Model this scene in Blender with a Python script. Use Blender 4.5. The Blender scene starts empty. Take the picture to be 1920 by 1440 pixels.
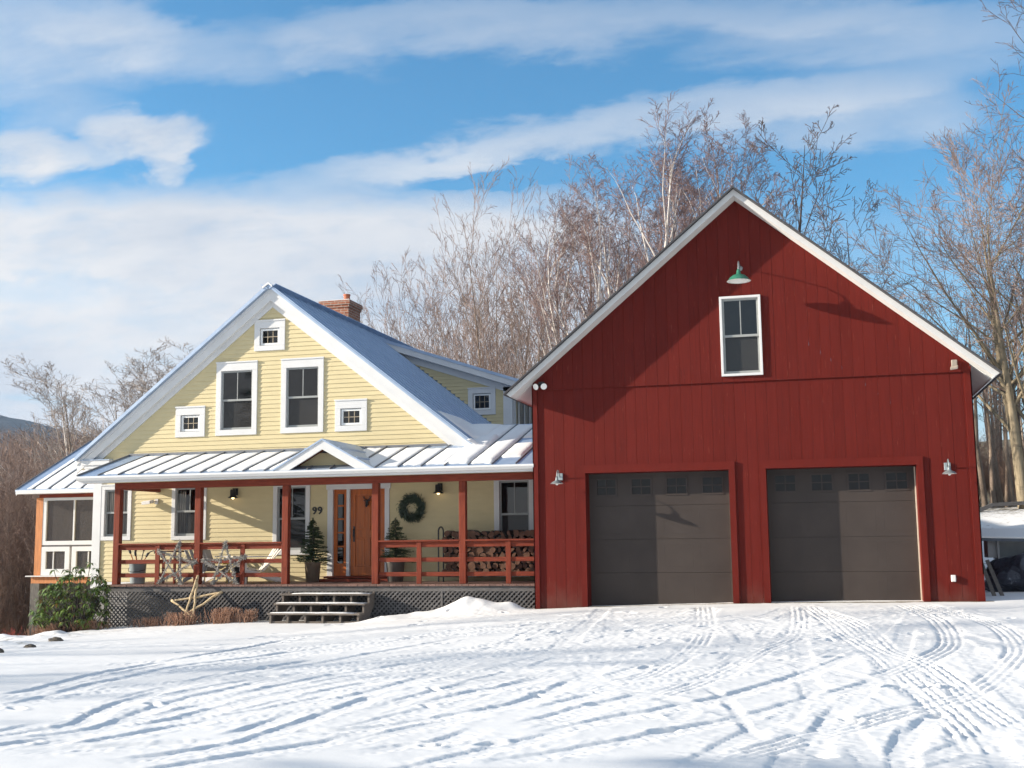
import bpy, math, random
import numpy as np
from mathutils import Vector, Matrix, noise as mnoise
PI = math.pi
scene = bpy.context.scene
COL = scene.collection
R = random.Random(11)

# ------------------------------------------------------------------ mesh builder
class MB:
    def __init__(s): s.v = []; s.f = []
    def add(s, vs, fs):
        b = len(s.v); s.v += [tuple(p) for p in vs]; s.f += [tuple(i + b for i in f) for f in fs]; return s
    def quad(s, a, b, c, d): return s.add([a, b, c, d], [(0, 1, 2, 3)])
    def box(s, x0, x1, y0, y1, z0, z1):
        return s.add([(x0,y0,z0),(x1,y0,z0),(x1,y1,z0),(x0,y1,z0),(x0,y0,z1),(x1,y0,z1),(x1,y1,z1),(x0,y1,z1)],
                     [(0,3,2,1),(4,5,6,7),(0,1,5,4),(1,2,6,5),(2,3,7,6),(3,0,4,7)])
    def prism_y(s, poly, y0, y1):            # polygon in (x,z), anticlockwise seen from -y
        n = len(poly)
        vs = [(x, y0, z) for x, z in poly] + [(x, y1, z) for x, z in poly]
        fs = [tuple(range(n)), tuple(range(2*n-1, n-1, -1))] + [(i, i+n, (i+1) % n + n, (i+1) % n) for i in range(n)]
        return s.add(vs, fs)
    def prism_x(s, poly, x0, x1):            # polygon in (y,z)
        n = len(poly)
        vs = [(x0, y, z) for y, z in poly] + [(x1, y, z) for y, z in poly]
        fs = [tuple(range(n-1, -1, -1)), tuple(range(n, 2*n))] + [(i, (i+1) % n, (i+1) % n + n, i+n) for i in range(n)]
        return s.add(vs, fs)
    def slab(s, a, b, c, d, t):              # quad a,b,c,d with thickness vector t
        t = Vector(t); q = [Vector(p) for p in (a, b, c, d)]
        vs = q + [p + t for p in q]
        return s.add(vs, [(0,1,2,3),(7,6,5,4),(0,4,5,1),(1,5,6,2),(2,6,7,3),(3,7,4,0)])
    def bar(s, p, q, w, h, up=(0,0,1)):      # rectangular bar between two points
        p = Vector(p); q = Vector(q); d = (q-p).normalized(); u = Vector(up)
        a = d.cross(u)
        if a.length < 1e-4: a = d.cross(Vector((1,0,0)))
        a.normalize(); b = a.cross(d).normalized()
        vs = []
        for c in (p, q):
            for i, j in ((-1,-1),(1,-1),(1,1),(-1,1)): vs.append(c + a*(w/2*i) + b*(h/2*j))
        return s.add(vs, [(3,2,1,0),(4,5,6,7),(0,1,5,4),(1,2,6,5),(2,3,7,6),(3,0,4,7)])
    def tube(s, pts, rad, n=6, caps=True):
        pts = [Vector(p) for p in pts]; m = len(pts)
        if not hasattr(rad, '__len__'): rad = [rad]*m
        t = (pts[1]-pts[0]).normalized()
        a = t.cross(Vector((0,0,1)) if abs(t.z) < .9 else Vector((1,0,0))).normalized()
        vs = []
        for i in range(m):
            if i == 0: t = pts[1]-pts[0]
            elif i == m-1: t = pts[i]-pts[i-1]
            else: t = pts[i+1]-pts[i-1]
            t.normalize(); a = (a - t*a.dot(t))
            if a.length < 1e-5: a = t.orthogonal()
            a.normalize(); b = t.cross(a)
            for k in range(n):
                an = 2*PI*k/n; vs.append(pts[i] + (a*math.cos(an) + b*math.sin(an))*rad[i])
        fs = [(i*n+k, i*n+(k+1) % n, (i+1)*n+(k+1) % n, (i+1)*n+k) for i in range(m-1) for k in range(n)]
        if caps: fs += [tuple(range(n-1,-1,-1)), tuple(range((m-1)*n, m*n))]
        return s.add(vs, fs)
    def lathe(s, prof, c, n=24, axis=(0,0,1), cap=False):   # prof: (r, h) along axis
        c = Vector(c); w = Vector(axis).normalized(); u = w.orthogonal().normalized(); v = w.cross(u)
        vs = [c + w*h + (u*math.cos(2*PI*k/n) + v*math.sin(2*PI*k/n))*r for r, h in prof for k in range(n)]
        m = len(prof)
        fs = [(i*n+k, i*n+(k+1) % n, (i+1)*n+(k+1) % n, (i+1)*n+k) for i in range(m-1) for k in range(n)]
        if cap: fs += [tuple(range(n-1,-1,-1)), tuple(range((m-1)*n, m*n))]
        return s.add(vs, fs)
    def blob(s, c, r, n=10, m=7, nz=.0, seed=0):
        c = Vector(c); vs = []; fs = []
        for i in range(m+1):
            th = PI*i/m
            for k in range(n):
                ph = 2*PI*k/n; d = Vector((math.sin(th)*math.cos(ph), math.sin(th)*math.sin(ph), math.cos(th)))
                f = 1 + nz*mnoise.noise(d*1.7 + Vector((seed*3.1, seed, 0)))
                vs.append(c + Vector((d.x*r[0], d.y*r[1], d.z*r[2]))*f)
        fs = [(i*n+k, (i+1)*n+k, (i+1)*n+(k+1) % n, i*n+(k+1) % n) for i in range(m) for k in range(n)]
        return s.add(vs, fs)
    def build(s, name, mat, parent=None, smooth=False, loc=None, bevel=0):
        o_ = Vector((0,0,0)); p = parent
        while p is not None: o_ += p.location; p = p.parent
        if loc is not None: o_ = Vector(loc)
        me = bpy.data.meshes.new(name)
        if s.v:
            va = np.array(s.v, dtype=np.float64) - np.array(o_)[None, :]
            s_v = va.tolist()
        else: s_v = []
        me.from_pydata(s_v, [], s.f); me.update()
        if smooth: me.polygons.foreach_set('use_smooth', [True]*len(me.polygons))
        me.materials.append(mat)
        o = bpy.data.objects.new(name, me); COL.objects.link(o)
        if parent is not None: o.parent = parent
        elif loc is not None: o.location = loc
        if bevel:
            md = o.modifiers.new('bevel', 'BEVEL'); md.width = bevel; md.segments = 2; md.limit_method = 'ANGLE'
        return o

def tag(o, label=None, cat=None, group=None, kind=None):
    if label: o['label'] = label
    if cat: o['category'] = cat
    if group: o['group'] = group
    if kind: o['kind'] = kind
    return o
def thing(name, label, cat, loc=(0,0,0), group=None):
    o = bpy.data.objects.new(name, None); COL.objects.link(o); o.location = loc; o.empty_display_size = .2
    return tag(o, label, cat, group)
def dup(root, loc, rz=0, sc=1, label=None, group=None, cat=None):
    r = root.copy(); COL.objects.link(r); r.location = loc; r.rotation_euler = (0,0,rz)
    r.scale = (sc,)*3 if not hasattr(sc, '__len__') else sc
    if label: r['label'] = label
    if group: r['group'] = group
    if cat: r['category'] = cat
    for ch in list(root.children):
        c = ch.copy(); COL.objects.link(c); c.parent = r
        for g in list(ch.children):
            d = g.copy(); COL.objects.link(d); d.parent = c
    return r

# ------------------------------------------------------------------ materials
class NT:
    def __init__(s, name):
        s.m = bpy.data.materials.new(name); s.m.use_nodes = True
        s.t = s.m.node_tree; s.n = s.t.nodes; s.l = s.t.links
        s.b = s.n['Principled BSDF']; s.out = s.n['Material Output']; s._c = None
    def node(s, ty, **k):
        n = s.n.new(ty)
        for a, b in k.items(): setattr(n, a, b)
        return n
    def link(s, a, b): s.l.new(a, b)
    def coord(s, sc=(1,1,1)):
        if s._c is None: s._c = s.node('ShaderNodeTexCoord')
        mp = s.node('ShaderNodeMapping'); mp.inputs['Scale'].default_value = sc
        s.link(s._c.outputs['Object'], mp.inputs['Vector']); return mp.outputs['Vector']
    def noise(s, scale=5, detail=4, sc=(1,1,1), rough=.55, vec=None):
        n = s.node('ShaderNodeTexNoise'); n.inputs['Scale'].default_value = scale; n.inputs['Detail'].default_value = detail
        n.inputs['Roughness'].default_value = rough
        s.link(vec if vec is not None else s.coord(sc), n.inputs['Vector']); return n.outputs['Fac']
    def ramp(s, fac, stops):
        r = s.node('ShaderNodeValToRGB'); e = r.color_ramp.elements
        while len(e) < len(stops): e.new(.5)
        for el, (p, c) in zip(e, stops): el.position = p; el.color = (*c, 1) if len(c) == 3 else c
        s.link(fac, r.inputs['Fac']); return r.outputs['Color']
    def mix(s, fac, a, b, mode='MIX'):
        m = s.node('ShaderNodeMix', data_type='RGBA', blend_type=mode)
        for sock, v in ((m.inputs[0], fac), (m.inputs[6], a), (m.inputs[7], b)):
            if hasattr(v, 'links'): s.link(v, sock)
            elif isinstance(v, (int, float)): sock.default_value = v
            else: sock.default_value = (*v, 1)
        return m.outputs[2]
    def math(s, op, a, b=0, c=0, clamp=False):
        m = s.node('ShaderNodeMath', operation=op); m.use_clamp = clamp
        for sock, v in zip(m.inputs, (a, b, c)):
            if hasattr(v, 'links'): s.link(v, sock)
            else: sock.default_value = v
        return m.outputs[0]
    def bump(s, h, strength=.3, dist=.01):
        b = s.node('ShaderNodeBump'); b.inputs['Strength'].default_value = strength; b.inputs['Distance'].default_value = dist
        s.link(h, b.inputs['Height']); s.link(b.outputs[0], s.b.inputs['Normal'])
    def set(s, col=None, rough=None, metal=None, spec=None):
        if col is not None:
            if hasattr(col, 'links'): s.link(col, s.b.inputs['Base Color'])
            else: s.b.inputs['Base Color'].default_value = (*col, 1)
        if rough is not None:
            if hasattr(rough, 'links'): s.link(rough, s.b.inputs['Roughness'])
            else: s.b.inputs['Roughness'].default_value = rough
        if metal is not None: s.b.inputs['Metallic'].default_value = metal
        if spec is not None: s.b.inputs['Specular IOR Level'].default_value = spec
        return s
def mul(c, k): return tuple(min(1, x*k) for x in c)
def simple(name, col, var=.12, scale=6, rough=.6, sc=(1,1,1), metal=0, bump=0, bscale=60, spec=.4, island=0):
    t = NT(name)
    c = t.ramp(t.noise(scale, 4, sc), [(.3, mul(col, 1-var)), (.7, mul(col, 1+var))])
    if island:
        g = t.node('ShaderNodeNewGeometry')
        f = t.ramp(g.outputs['Random Per Island'], [(0, (1-island,)*3), (1, (1+island*.6,)*3)])
        c = t.mix(1, c, f, 'MULTIPLY')
    t.set(c, rough, metal, spec)
    if bump: t.bump(t.noise(bscale, 3, sc), bump, .01)
    return t.m
M = {}
M['yellow'] = simple('yellow_paint', (.60,.51,.30), .05, 2.5, .6, (1,1,3), bump=.08, bscale=30, spec=.25)
M['white'] = simple('white_trim_paint', (.64,.64,.635), .04, 3, .5)
M['white2'] = simple('white_soffit_paint', (.66,.66,.64), .05, 3, .6)
M['sash'] = simple('grey_aluminium_sash', (.30,.31,.30), .08, 8, .45)
M['sashw'] = simple('white_sash', (.78,.78,.76), .04, 8, .45)
M['munt'] = simple('tan_muntin', (.34,.28,.20), .08, 8, .5)
def board_red():
    t = NT('barn_red_boards')
    base = (.109,.0110,.0074)
    g = t.node('ShaderNodeNewGeometry')
    streak = t.noise(3, 5, (9, 9, .5), .6)
    c = t.ramp(streak, [(.25, mul(base, .82)), (.75, mul(base, 1.14))])
    isl = t.ramp(g.outputs['Random Per Island'], [(0, (.94,.94,.94)), (.5,(1,1,1)), (1, (1.05,1.06,1.06))])
    c = t.mix(1, c, isl, 'MULTIPLY')
    # pale vertical scuffs where the paint has worn
    sp = t.noise(4, 2, (14, 14, .9), .5)
    c = t.mix(t.ramp(sp, [(.69, (0,0,0)), (.74, (.5,.5,.5))]), c, (.27,.075,.052))
    dk = t.noise(3.1, 3, (13, 13, .7), .5); c = t.mix(t.ramp(dk, [(.66, (0,0,0)), (.72, (.6,.6,.6))]), c, (.055,.006,.005))
    # paler, greyer tint growing towards the foot of the boards, broken by noise
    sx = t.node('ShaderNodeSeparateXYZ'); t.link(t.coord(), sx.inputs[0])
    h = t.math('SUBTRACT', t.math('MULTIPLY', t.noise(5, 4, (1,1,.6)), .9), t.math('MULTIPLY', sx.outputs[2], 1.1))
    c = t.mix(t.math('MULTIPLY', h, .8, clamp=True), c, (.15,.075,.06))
    t.set(c, .7, 0, .12); t.bump(t.noise(12, 4, (5,5,.6)), .25, .006)
    return t.m
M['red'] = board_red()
M['redtrim'] = simple('barn_red_trim', (.111,.0112,.0074), .1, 4, .65, (2,2,1), bump=.1, spec=.12)
def stain(name, sc):
    t = NT(name)
    n = t.noise(4, 5, sc, .6)
    c = t.ramp(n, [(.25, (.105,.017,.008)), (.55, (.185,.034,.015)), (.8, (.25,.054,.022))])
    k = t.noise(2.5, 2, (1,1,1)); c = t.mix(t.ramp(k, [(.66,(0,0,0)),(.74,(.5,.5,.5))]), c, (.09,.02,.012))
    t.set(c, .6, 0, .2); t.bump(n, .15, .004); return t.m
M['stain_v'] = stain('red_stain_upright', (8,8,.8))
M['stain_h'] = stain('red_stain_level', (.8,8,8))
M['orange_v'] = simple('cedar_orange_post', (.50,.19,.06), .2, 4, .5, (8,8,.8), bump=.1)
M['grey_wood'] = simple('weathered_grey_wood', (.115,.108,.106), .25, 5, .85, (1,6,6), bump=.2, island=.25)
M['grey_wood_v'] = simple('weathered_grey_wood_upright', (.14,.128,.115), .25, 5, .85, (6,6,1), bump=.2, island=.2)
M['deck'] = simple('deck_boards', (.17,.095,.075), .25, 5, .75, (7,1,7), bump=.15, island=.25)
def metal_roof():
    t = NT('sky_tinted_metal_roof')
    n = t.noise(3, 4, (1,1,1))
    t.set(t.ramp(n, [(.3,(.32,.41,.55)),(.7,(.40,.49,.62))]), t.ramp(t.noise(5,3), [(.3,(.40,)*3),(.7,(.52,)*3)]), .45, .5)  # bluish base: the sky's reflected blue is put into the colour
    t.bump(t.noise(1.3, 2, (1,1,1)), .12, .05); return t.m
M['roof'] = metal_roof()
M['seam'] = simple('dark_metal_seam', (.21,.215,.225), .15, 5, .5, metal=.4)
M['shingle'] = simple('dark_roof_shingle', (.055,.055,.06), .3, 14, .85, bump=.4)
def snow_mat(name, attr):
    t = NT(name)
    n1 = t.noise(.6, 4); c = t.ramp(n1, [(.3,(.71,.708,.705)),(.7,(.775,.77,.762))])
    if attr:
        a = t.node('ShaderNodeAttribute', attribute_name='dirt')
        nf = t.noise(7, 6, (1,1,1), .65); nb = t.noise(2.0, 3)
        m = t.math('ADD', t.math('MULTIPLY', nf, .8), t.math('MULTIPLY', nb, .35))
        f = t.math('MULTIPLY', t.math('SUBTRACT', t.math('ADD', a.outputs['Fac'], m), 1.0), 5, clamp=True)
        dirt = t.ramp(t.noise(22, 5), [(.25,(.06,.045,.03)),(.5,(.16,.13,.075)),(.75,(.30,.25,.15))])
        c = t.mix(f, c, dirt)
    t.set(c, .75, 0, .25)
    t.b.inputs['Subsurface Weight'].default_value = .0
    h = t.math('ADD', t.math('MULTIPLY', t.noise(45, 4), .5), t.math('MULTIPLY', t.noise(9, 4), 1.0))
    t.bump(h, .14, .012); return t.m
M['ground'] = snow_mat('trodden_snow_ground', True)
M['snow'] = snow_mat('soft_snow', False)
def brick():
    t = NT('red_brick')
    b = t.node('ShaderNodeTexBrick'); b.inputs['Scale'].default_value = 1
    b.inputs['Brick Width'].default_value = .21; b.inputs['Row Height'].default_value = .068; b.inputs['Mortar Size'].default_value = .008
    b.inputs['Color1'].default_value = (.30,.10,.055,1); b.inputs['Color2'].default_value = (.40,.17,.10,1); b.inputs['Mortar'].default_value = (.42,.34,.28,1)
    cd = t.node('ShaderNodeTexCoord'); sp = t.node('ShaderNodeSeparateXYZ'); cb = t.node('ShaderNodeCombineXYZ')
    t.link(cd.outputs['Object'], sp.inputs[0]); t.link(t.math('ADD', sp.outputs[0], sp.outputs[1]), cb.inputs[0]); t.link(sp.outputs[2], cb.inputs[1])
    t.link(cb.outputs[0], b.inputs['Vector'])
    c = t.mix(.8, b.outputs['Color'], t.ramp(t.noise(14, 4), [(.3,(.6,.6,.6)),(.7,(1.15,1.1,1.05))]), 'MULTIPLY')
    t.set(c, .85, 0, .2); t.bump(b.outputs['Fac'], -.5, .01); return t.m
M['brick'] = brick()
M['clay'] = simple('clay_flue', (.45,.14,.07), .15, 9, .7)
M['garage'] = simple('brown_grey_garage_paint', (.050,.039,.034), .13, 1.6, .55, bump=.05, bscale=90, spec=.25)
def glass(name, tint=(.55,.56,.55), refl=1.0):
    t = NT(name); t.n.remove(t.b)
    tr = t.node('ShaderNodeBsdfTransparent'); tr.inputs[0].default_value = (*tint, 1)
    gl = t.node('ShaderNodeBsdfGlossy'); gl.inputs['Roughness'].default_value = .02; gl.inputs[0].default_value = (.95,.95,.95,1)
    fr = t.node('ShaderNodeFresnel'); fr.inputs['IOR'].default_value = 1.5
    bp = t.node('ShaderNodeBump'); bp.inputs['Strength'].default_value = .03; bp.inputs['Distance'].default_value = .05
    t.link(t.noise(1.3, 2), bp.inputs['Height']); t.link(bp.outputs[0], gl.inputs['Normal'])
    mx = t.node('ShaderNodeMixShader'); t.link(t.math('MULTIPLY', fr.outputs[0], refl*1.6, clamp=True), mx.inputs[0])
    t.link(tr.outputs[0], mx.inputs[1]); t.link(gl.outputs[0], mx.inputs[2]); t.link(mx.outputs[0], t.out.inputs['Surface'])
    return t.m
M['glass'] = glass('window_glass')
M['glass_dim'] = glass('dim_door_glass', (.35,.35,.35), .22)
def screen(name, tint, d, f):
    m = glass(name, tint, .8); nt = m.node_tree; out = nt.nodes['Material Output']; src = out.inputs['Surface'].links[0].from_socket
    df = nt.nodes.new('ShaderNodeBsdfDiffuse'); df.inputs[0].default_value = (*d, 1); mx = nt.nodes.new('ShaderNodeMixShader'); mx.inputs[0].default_value = f
    nt.links.new(src, mx.inputs[1]); nt.links.new(df.outputs[0], mx.inputs[2]); nt.links.new(mx.outputs[0], out.inputs['Surface']); return m
M['screen'] = screen('insect_screen', (.45,.44,.43), (.075,.073,.072), .45)
M['porch_screen'] = screen('porch_screen', (.5,.48,.46), (.11,.10,.092), .45)
M['gpane'] = simple('dark_door_pane', (.013,.012,.012), .3, 3, .12, spec=.3)
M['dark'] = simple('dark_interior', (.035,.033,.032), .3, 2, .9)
M['room'] = simple('dim_room_wall', (.11,.095,.08), .2, 1.5, .9)
M['curtain'] = simple('pale_curtain', (.62,.56,.48), .25, 7, .9, (3,1,.3))
M['door'] = simple('orange_varnished_door', (.43,.105,.014), .22, 3, .35, (7,7,.8), bump=.06)
M['door_h'] = simple('orange_varnished_rail', (.41,.10,.013), .2, 3, .35, (.8,7,7), bump=.06)
M['black'] = simple('black_metal', (.018,.018,.02), .2, 9, .45)
M['iron'] = simple('dark_iron', (.03,.03,.032), .3, 12, .55)
M['galv'] = simple('galvanised_metal', (.24,.27,.28), .2, 12, .5, metal=.5)
M['galv_soft'] = simple('galvanised_bucket', (.30,.35,.37), .2, 6, .5, metal=.35)
M['green'] = simple('green_enamel', (.03,.16,.105), .1, 6, .3)
M['enamel'] = simple('white_enamel', (.82,.81,.77), .04, 6, .35)
def emit(name, col, s):
    t = NT(name); t.set(col, .3); t.b.inputs['Emission Color'].default_value = (*col, 1); t.b.inputs['Emission Strength'].default_value = s
    t.link(t.ramp(t.noise(9, 2), [(.2, mul(col, .95)), (.8, col)]), t.b.inputs['Emission Color']); return t.m
M['bulb'] = emit('warm_lit_bulb', (1,.72,.34), 2.2)
M['tan'] = simple('tan_weatherstrip', (.62,.53,.42), .08, 6, .6)
M['beige'] = simple('weathered_beige_plastic', (.30,.26,.22), .1, 9, .6)
M['potwood'] = simple('brown_pot', (.20,.15,.10), .2, 6, .75)
M['concrete'] = simple('grey_foundation', (.26,.25,.24), .2, 3, .9, bump=.2)
M['plastic'] = simple('grey_white_plastic', (.66,.64,.62), .05, 8, .5)
def bark(name, c, var=.3, sc=(3,3,.8), spots=None, spotc=(.05,.045,.04), scale=5):
    t = NT(name); n = t.noise(scale, 5, sc, .65)
    k = t.ramp(n, [(.28, mul(c, 1-var)), (.72, mul(c, 1+var))])
    if spots: k = t.mix(t.ramp(t.noise(spots, 3, (1,1,4)), [(.60,(0,0,0)),(.68,(.8,.8,.8))]), k, spotc)
    t.set(k, .85, 0, .15); t.bump(n, .4, .02); return t.m
M['bark_tan'] = bark('pale_tan_bark', (.27,.21,.165))
M['bark_grey'] = bark('grey_brown_bark', (.17,.135,.115))
M['bark_dark'] = bark('dark_bark', (.085,.068,.062))
M['bark_maple'] = bark('lichened_maple_bark', (.25,.205,.14), .4, (4,4,.6), 2.0, (.13,.105,.075), 4)
M['grey_step'] = simple('grey_step_wood', (.15,.125,.105), .25, 5, .85, (1,6,6), bump=.2, island=.2)
M['bark_birch'] = bark('white_birch_bark', (.66,.60,.55), .16, (2,2,1), 3.0, (.10,.08,.07))
M['twig_tan'] = simple('pale_twigs', (.25,.178,.148), .25, 2, .8)
M['twig_pale'] = simple('pale_grey_twigs', (.37,.31,.27), .2, 2, .8)
M['twig_purple'] = simple('purple_brown_twigs', (.20,.132,.122), .25, 2, .8)
M['twig_dark'] = simple('dark_twigs', (.115,.088,.085), .25, 2, .8)
M['twig_brown'] = simple('brown_brush', (.195,.128,.098), .45, .5, .9)
M['twig_red'] = simple('red_winter_twigs', (.40,.075,.06), .3, 2, .8)
M['dry'] = simple('rust_dry_stems', (.31,.175,.115), .35, 9, .9)
M['straw'] = simple('straw_dry_grass', (.42,.33,.19), .3, 9, .9)
def leaf(name, c, c2):
    t = NT(name); g = t.node('ShaderNodeNewGeometry')
    t.set(t.ramp(g.outputs['Random Per Island'], [(0, mul(c,.55)), (.55, c), (.93, mul(c,1.5)), (1, c2)]), .32, 0, .5); return t.m
M['rhodo'] = leaf('rhododendron_leaf', (.12,.175,.035), (.30,.14,.05))
M['needle'] = leaf('spruce_needles', (.035,.062,.022), (.13,.13,.05))
M['wreath'] = leaf('wreath_needles', (.022,.042,.02), (.05,.07,.03))
M['stick'] = bark('lichen_grey_stick', (.30,.27,.24), .4, (8,8,8))
M['lichen'] = simple('grey_lichen_twigs', (.29,.275,.25), .45, 25, .95)
M['peel'] = bark('peeled_yellow_birch', (.50,.385,.235), .22, (3,3,3), 9, (.12,.08,.05))
M['log_end'] = simple('split_log_end', (.135,.068,.042), .3, 14, .9, island=.5)
M['adir'] = simple('cream_painted_slats', (.76,.70,.62), .07, 7, .5)
M['adir2'] = simple('grey_weathered_slats', (.34,.33,.33), .15, 7, .7)
M['yellow2'] = simple('mustard_paint', (.55,.36,.05), .12, 7, .5)
M['rock'] = simple('dark_wet_rock', (.085,.07,.055), .4, 6, .8, bump=.5, bscale=12)
def tarp():
    t = NT('dark_tarp'); n = t.noise(3, 5)
    t.set(t.ramp(n, [(.3,(.012,.015,.025)),(.62,(.035,.04,.06)),(.7,(.5,.55,.62))]), .4, 0, .5); t.bump(t.noise(5,5), .8, .08); return t.m
M['tarp'] = tarp()
M['slate'] = simple('slate_grey_roofing', (.10,.115,.14), .2, 5, .75)
M['hutch'] = simple('grey_white_hutch', (.30,.30,.30), .12, 5, .6)
M['hill'] = simple('far_forest', (.014,.024,.032), .5, .05, .95)
M['hill2'] = simple('brown_wooded_hillside', (.12,.085,.065), .4, .12, .95)
# ------------------------------------------------------------------ terrain height
XF = [(-400,-30),(-60,-7.5),(-30,-3.7),(-22,-2.6),(-18,-2.13),(-16.5,-1.94),(-14.7,-1.75),(-11.5,-1.6),(-9,-1.56),(-7.5,-1.46),(-5.4,-1.33),(-4.3,-1.28),(-1.3,-1.21),(2.75,-1.17),(5,-1.1),(12,-.8),(30,0),(400,12)]
XA = np.array([a for a, b in XF]); XB = np.array([b for a, b in XF])
def ssn(t): t = np.clip(t, 0, 1); return t*t*(3-2*t)
def gzn(x, y):
    zf = np.interp(x, XA, XB); t = ssn((y-7)/15.5)
    z = -1.62*(1-t) + zf*t
    b = y > 22.5
    up = np.maximum(0, np.minimum(y,160)-41)*.012 + np.maximum(0, np.minimum(y,160)-60)*.09
    add = ssn((x-1.6)/2.2)*1.92*ssn((y-32.5)/8) + ssn((x+26)/16)*np.minimum(up, 24) \
        - (1-ssn((x+16.6)/2.6))*.20*np.clip(y-22.9, 0, 14)
    return z + np.where(b, add, 0)
def gz(x, y): return float(gzn(np.array([float(x)]), np.array([float(y)]))[0])

TRACKS = {
'A': [(-8.6,11.13),(-8.57,12.02),(-8.67,12.85),(-8.66,13.58),(-8.57,14.28),(-8.45,15.48),(-8.38,17.02),(-8.23,18.01)],
'B': [(-8.08,10.47),(-8.02,11.24),(-8.12,12.03),(-8.07,12.66),(-8.0,13.71),(-7.78,14.26),(-7.39,15.02),(-6.87,16.26)],
'C': [(-6.93,9.0),(-6.77,9.25),(-6.54,9.52),(-6.83,10.42),(-6.92,11.38),(-6.92,12.49),(-6.74,13.61),(-6.27,14.83)],
'D': [(-6.13,8.3),(-6.16,8.95),(-6.22,9.62),(-6.37,10.47),(-6.32,11.23),(-6.18,11.74),(-6.1,12.78),(-5.79,13.71)],
'E': [(-6.69,8.69),(-6.4,9.0),(-6.2,9.48),(-6.12,10.07),(-6.03,10.56),(-5.9,11.19),(-5.73,12.08),(-5.49,12.99),(-5.07,13.75),(-4.71,14.39),(-4.27,14.79)],
'F': [(-6.3,9.1),(-5.95,9.7),(-5.78,9.96),(-5.73,10.53),(-5.57,11.33),(-5.19,12.29),(-4.9,12.99),(-4.59,13.36),(-4.25,13.88),(-4.15,14.62)],
'G': [(-5.87,9.52),(-5.52,10.14),(-5.26,10.53),(-4.99,10.93),(-4.74,11.23),(-4.61,11.52),(-4.42,12.26),(-4.22,13.5)],
'H': [(-4.89,9.14),(-4.84,9.62),(-4.82,10.18),(-4.76,10.79)],
'H2': [(-4.17,10.55),(-4.06,11.02),(-3.81,11.94),(-3.46,12.78),(-2.83,13.57)],
'I': [(-3.87,10.89),(-3.58,11.51),(-3.3,12.17),(-2.94,13.01)],
'J': [(-3.23,10.48),(-2.97,10.95),(-2.76,11.43),(-2.58,13.17)],
'K': [(-5.28,7.98),(-4.79,8.53),(-4.44,9.38),(-4.01,9.57),(-3.66,9.92),(-3.45,10.22),(-2.94,10.85)],
'L': [(-6.33,8.23),(-5.95,8.37),(-5.62,8.55),(-5.24,8.76),(-4.81,8.99),(-4.82,9.28)],
'O': [(-3.6,8.6),(-3.47,8.76),(-3.25,9.02),(-2.97,9.29),(-2.81,9.96)],
'P': [(-2.56,9.99),(-2.4,10.41),(-2.14,11.04),(-1.79,11.69),(-1.49,12.55)],
'Q': [(-2.59,10.8),(-2.43,11.21),(-2.12,11.87),(-1.79,12.35),(-1.52,12.85)],
'R': [(-2.29,9.55),(-2.02,10.15),(-1.74,10.63),(-1.52,10.83),(-1.3,11.24),(-1.01,11.67),(-0.79,12.11),(-0.38,13.01),(0.09,14.15),(0.48,15.21)],
'S': [(-2.42,8.4),(-2.23,8.69),(-2.0,8.9),(-1.73,9.26),(-1.51,9.52),(-1.04,10.21),(-0.7,10.68),(-0.49,11.06),(-0.19,11.67),(0.15,12.21),(0.71,13.29)],
'T': [(-0.72,8.82),(-0.43,9.33),(-0.1,9.96),(0.18,10.39),(0.66,11.21),(0.92,11.51),(1.37,12.35),(1.99,14.27),(2.24,15.29),(2.38,17.03),(2.27,18.6),(1.86,20.78),(1.64,22.17)],
'U': [(0.52,13.15),(1.06,14.35),(1.4,15.25),(1.58,16.27),(1.66,17.89),(1.58,19.76),(1.32,21.95)],
'V': [(-0.27,21.42),(0.13,17.91),(0.44,15.88),(0.68,14.33),(0.84,12.61),(0.97,11.34),(1.05,10.13),(1.06,9.01)],
'V2': [(-0.09,20.57),(0.39,18.39),(0.59,17.02),(0.72,15.22),(1.05,14.21),(1.21,12.98),(1.31,11.75),(1.44,10.57),(1.47,10.12)],
'W': [(-0.45,21.44),(-0.37,18.16),(-0.46,16.41),(-0.79,15.15),(-1.08,13.65),(-1.43,12.38),(-1.78,11.38)],
'X': [(-2.12,21.8),(-1.76,18.23),(-1.66,16.41),(-1.67,14.96),(-1.91,13.2),(-2.11,12.81),(-2.23,12.32),(-2.49,11.51)],
'Y': [(-3.93,21.88),(-3.61,18.77),(-3.44,16.3),(-3.36,14.79)],
'Z': [(-3.46,19.05),(-2.8,17.12),(-2.53,16.05),(-2.6,15.14),(-2.73,14.16)],
'AA': [(-1.46,18.46),(-1.09,16.8),(-1.0,15.65),(-1.16,13.92)],
'g1': [(-1.25,12.51),(-0.95,11.68),(-0.49,9.39)], 'g2': [(0.05,12.87),(-0.2,11.76),(-0.3,10.32)],
'g3': [(0.64,10.65),(0.37,8.86)], 'g4': [(0.85,10.36),(0.99,9.63),(1.02,8.97)],
'g5': [(0.76,13.05),(0.88,11.79)], 'g6': [(0.35,12.24),(0.63,11.29)],
}
def curve(pts, step=.05):
    P = [Vector((a, b, 0)) for a, b in pts]; P = [P[0]*2-P[1]] + P + [P[-1]*2-P[-2]]
    out = []
    for i in range(1, len(P)-2):
        n = max(2, int((P[i+1]-P[i]).length/step))
        for k in range(n):
            t = k/n; a, b, c, d = P[i-1], P[i], P[i+1], P[i+2]
            q = .5*((2*b) + (c-a)*t + (2*a-5*b+4*c-d)*t*t + (3*b-a-3*c+d)*t**3)
            out.append((q.x, q.y))
    out.append((P[-2].x, P[-2].y)); return np.array(out)
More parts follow.
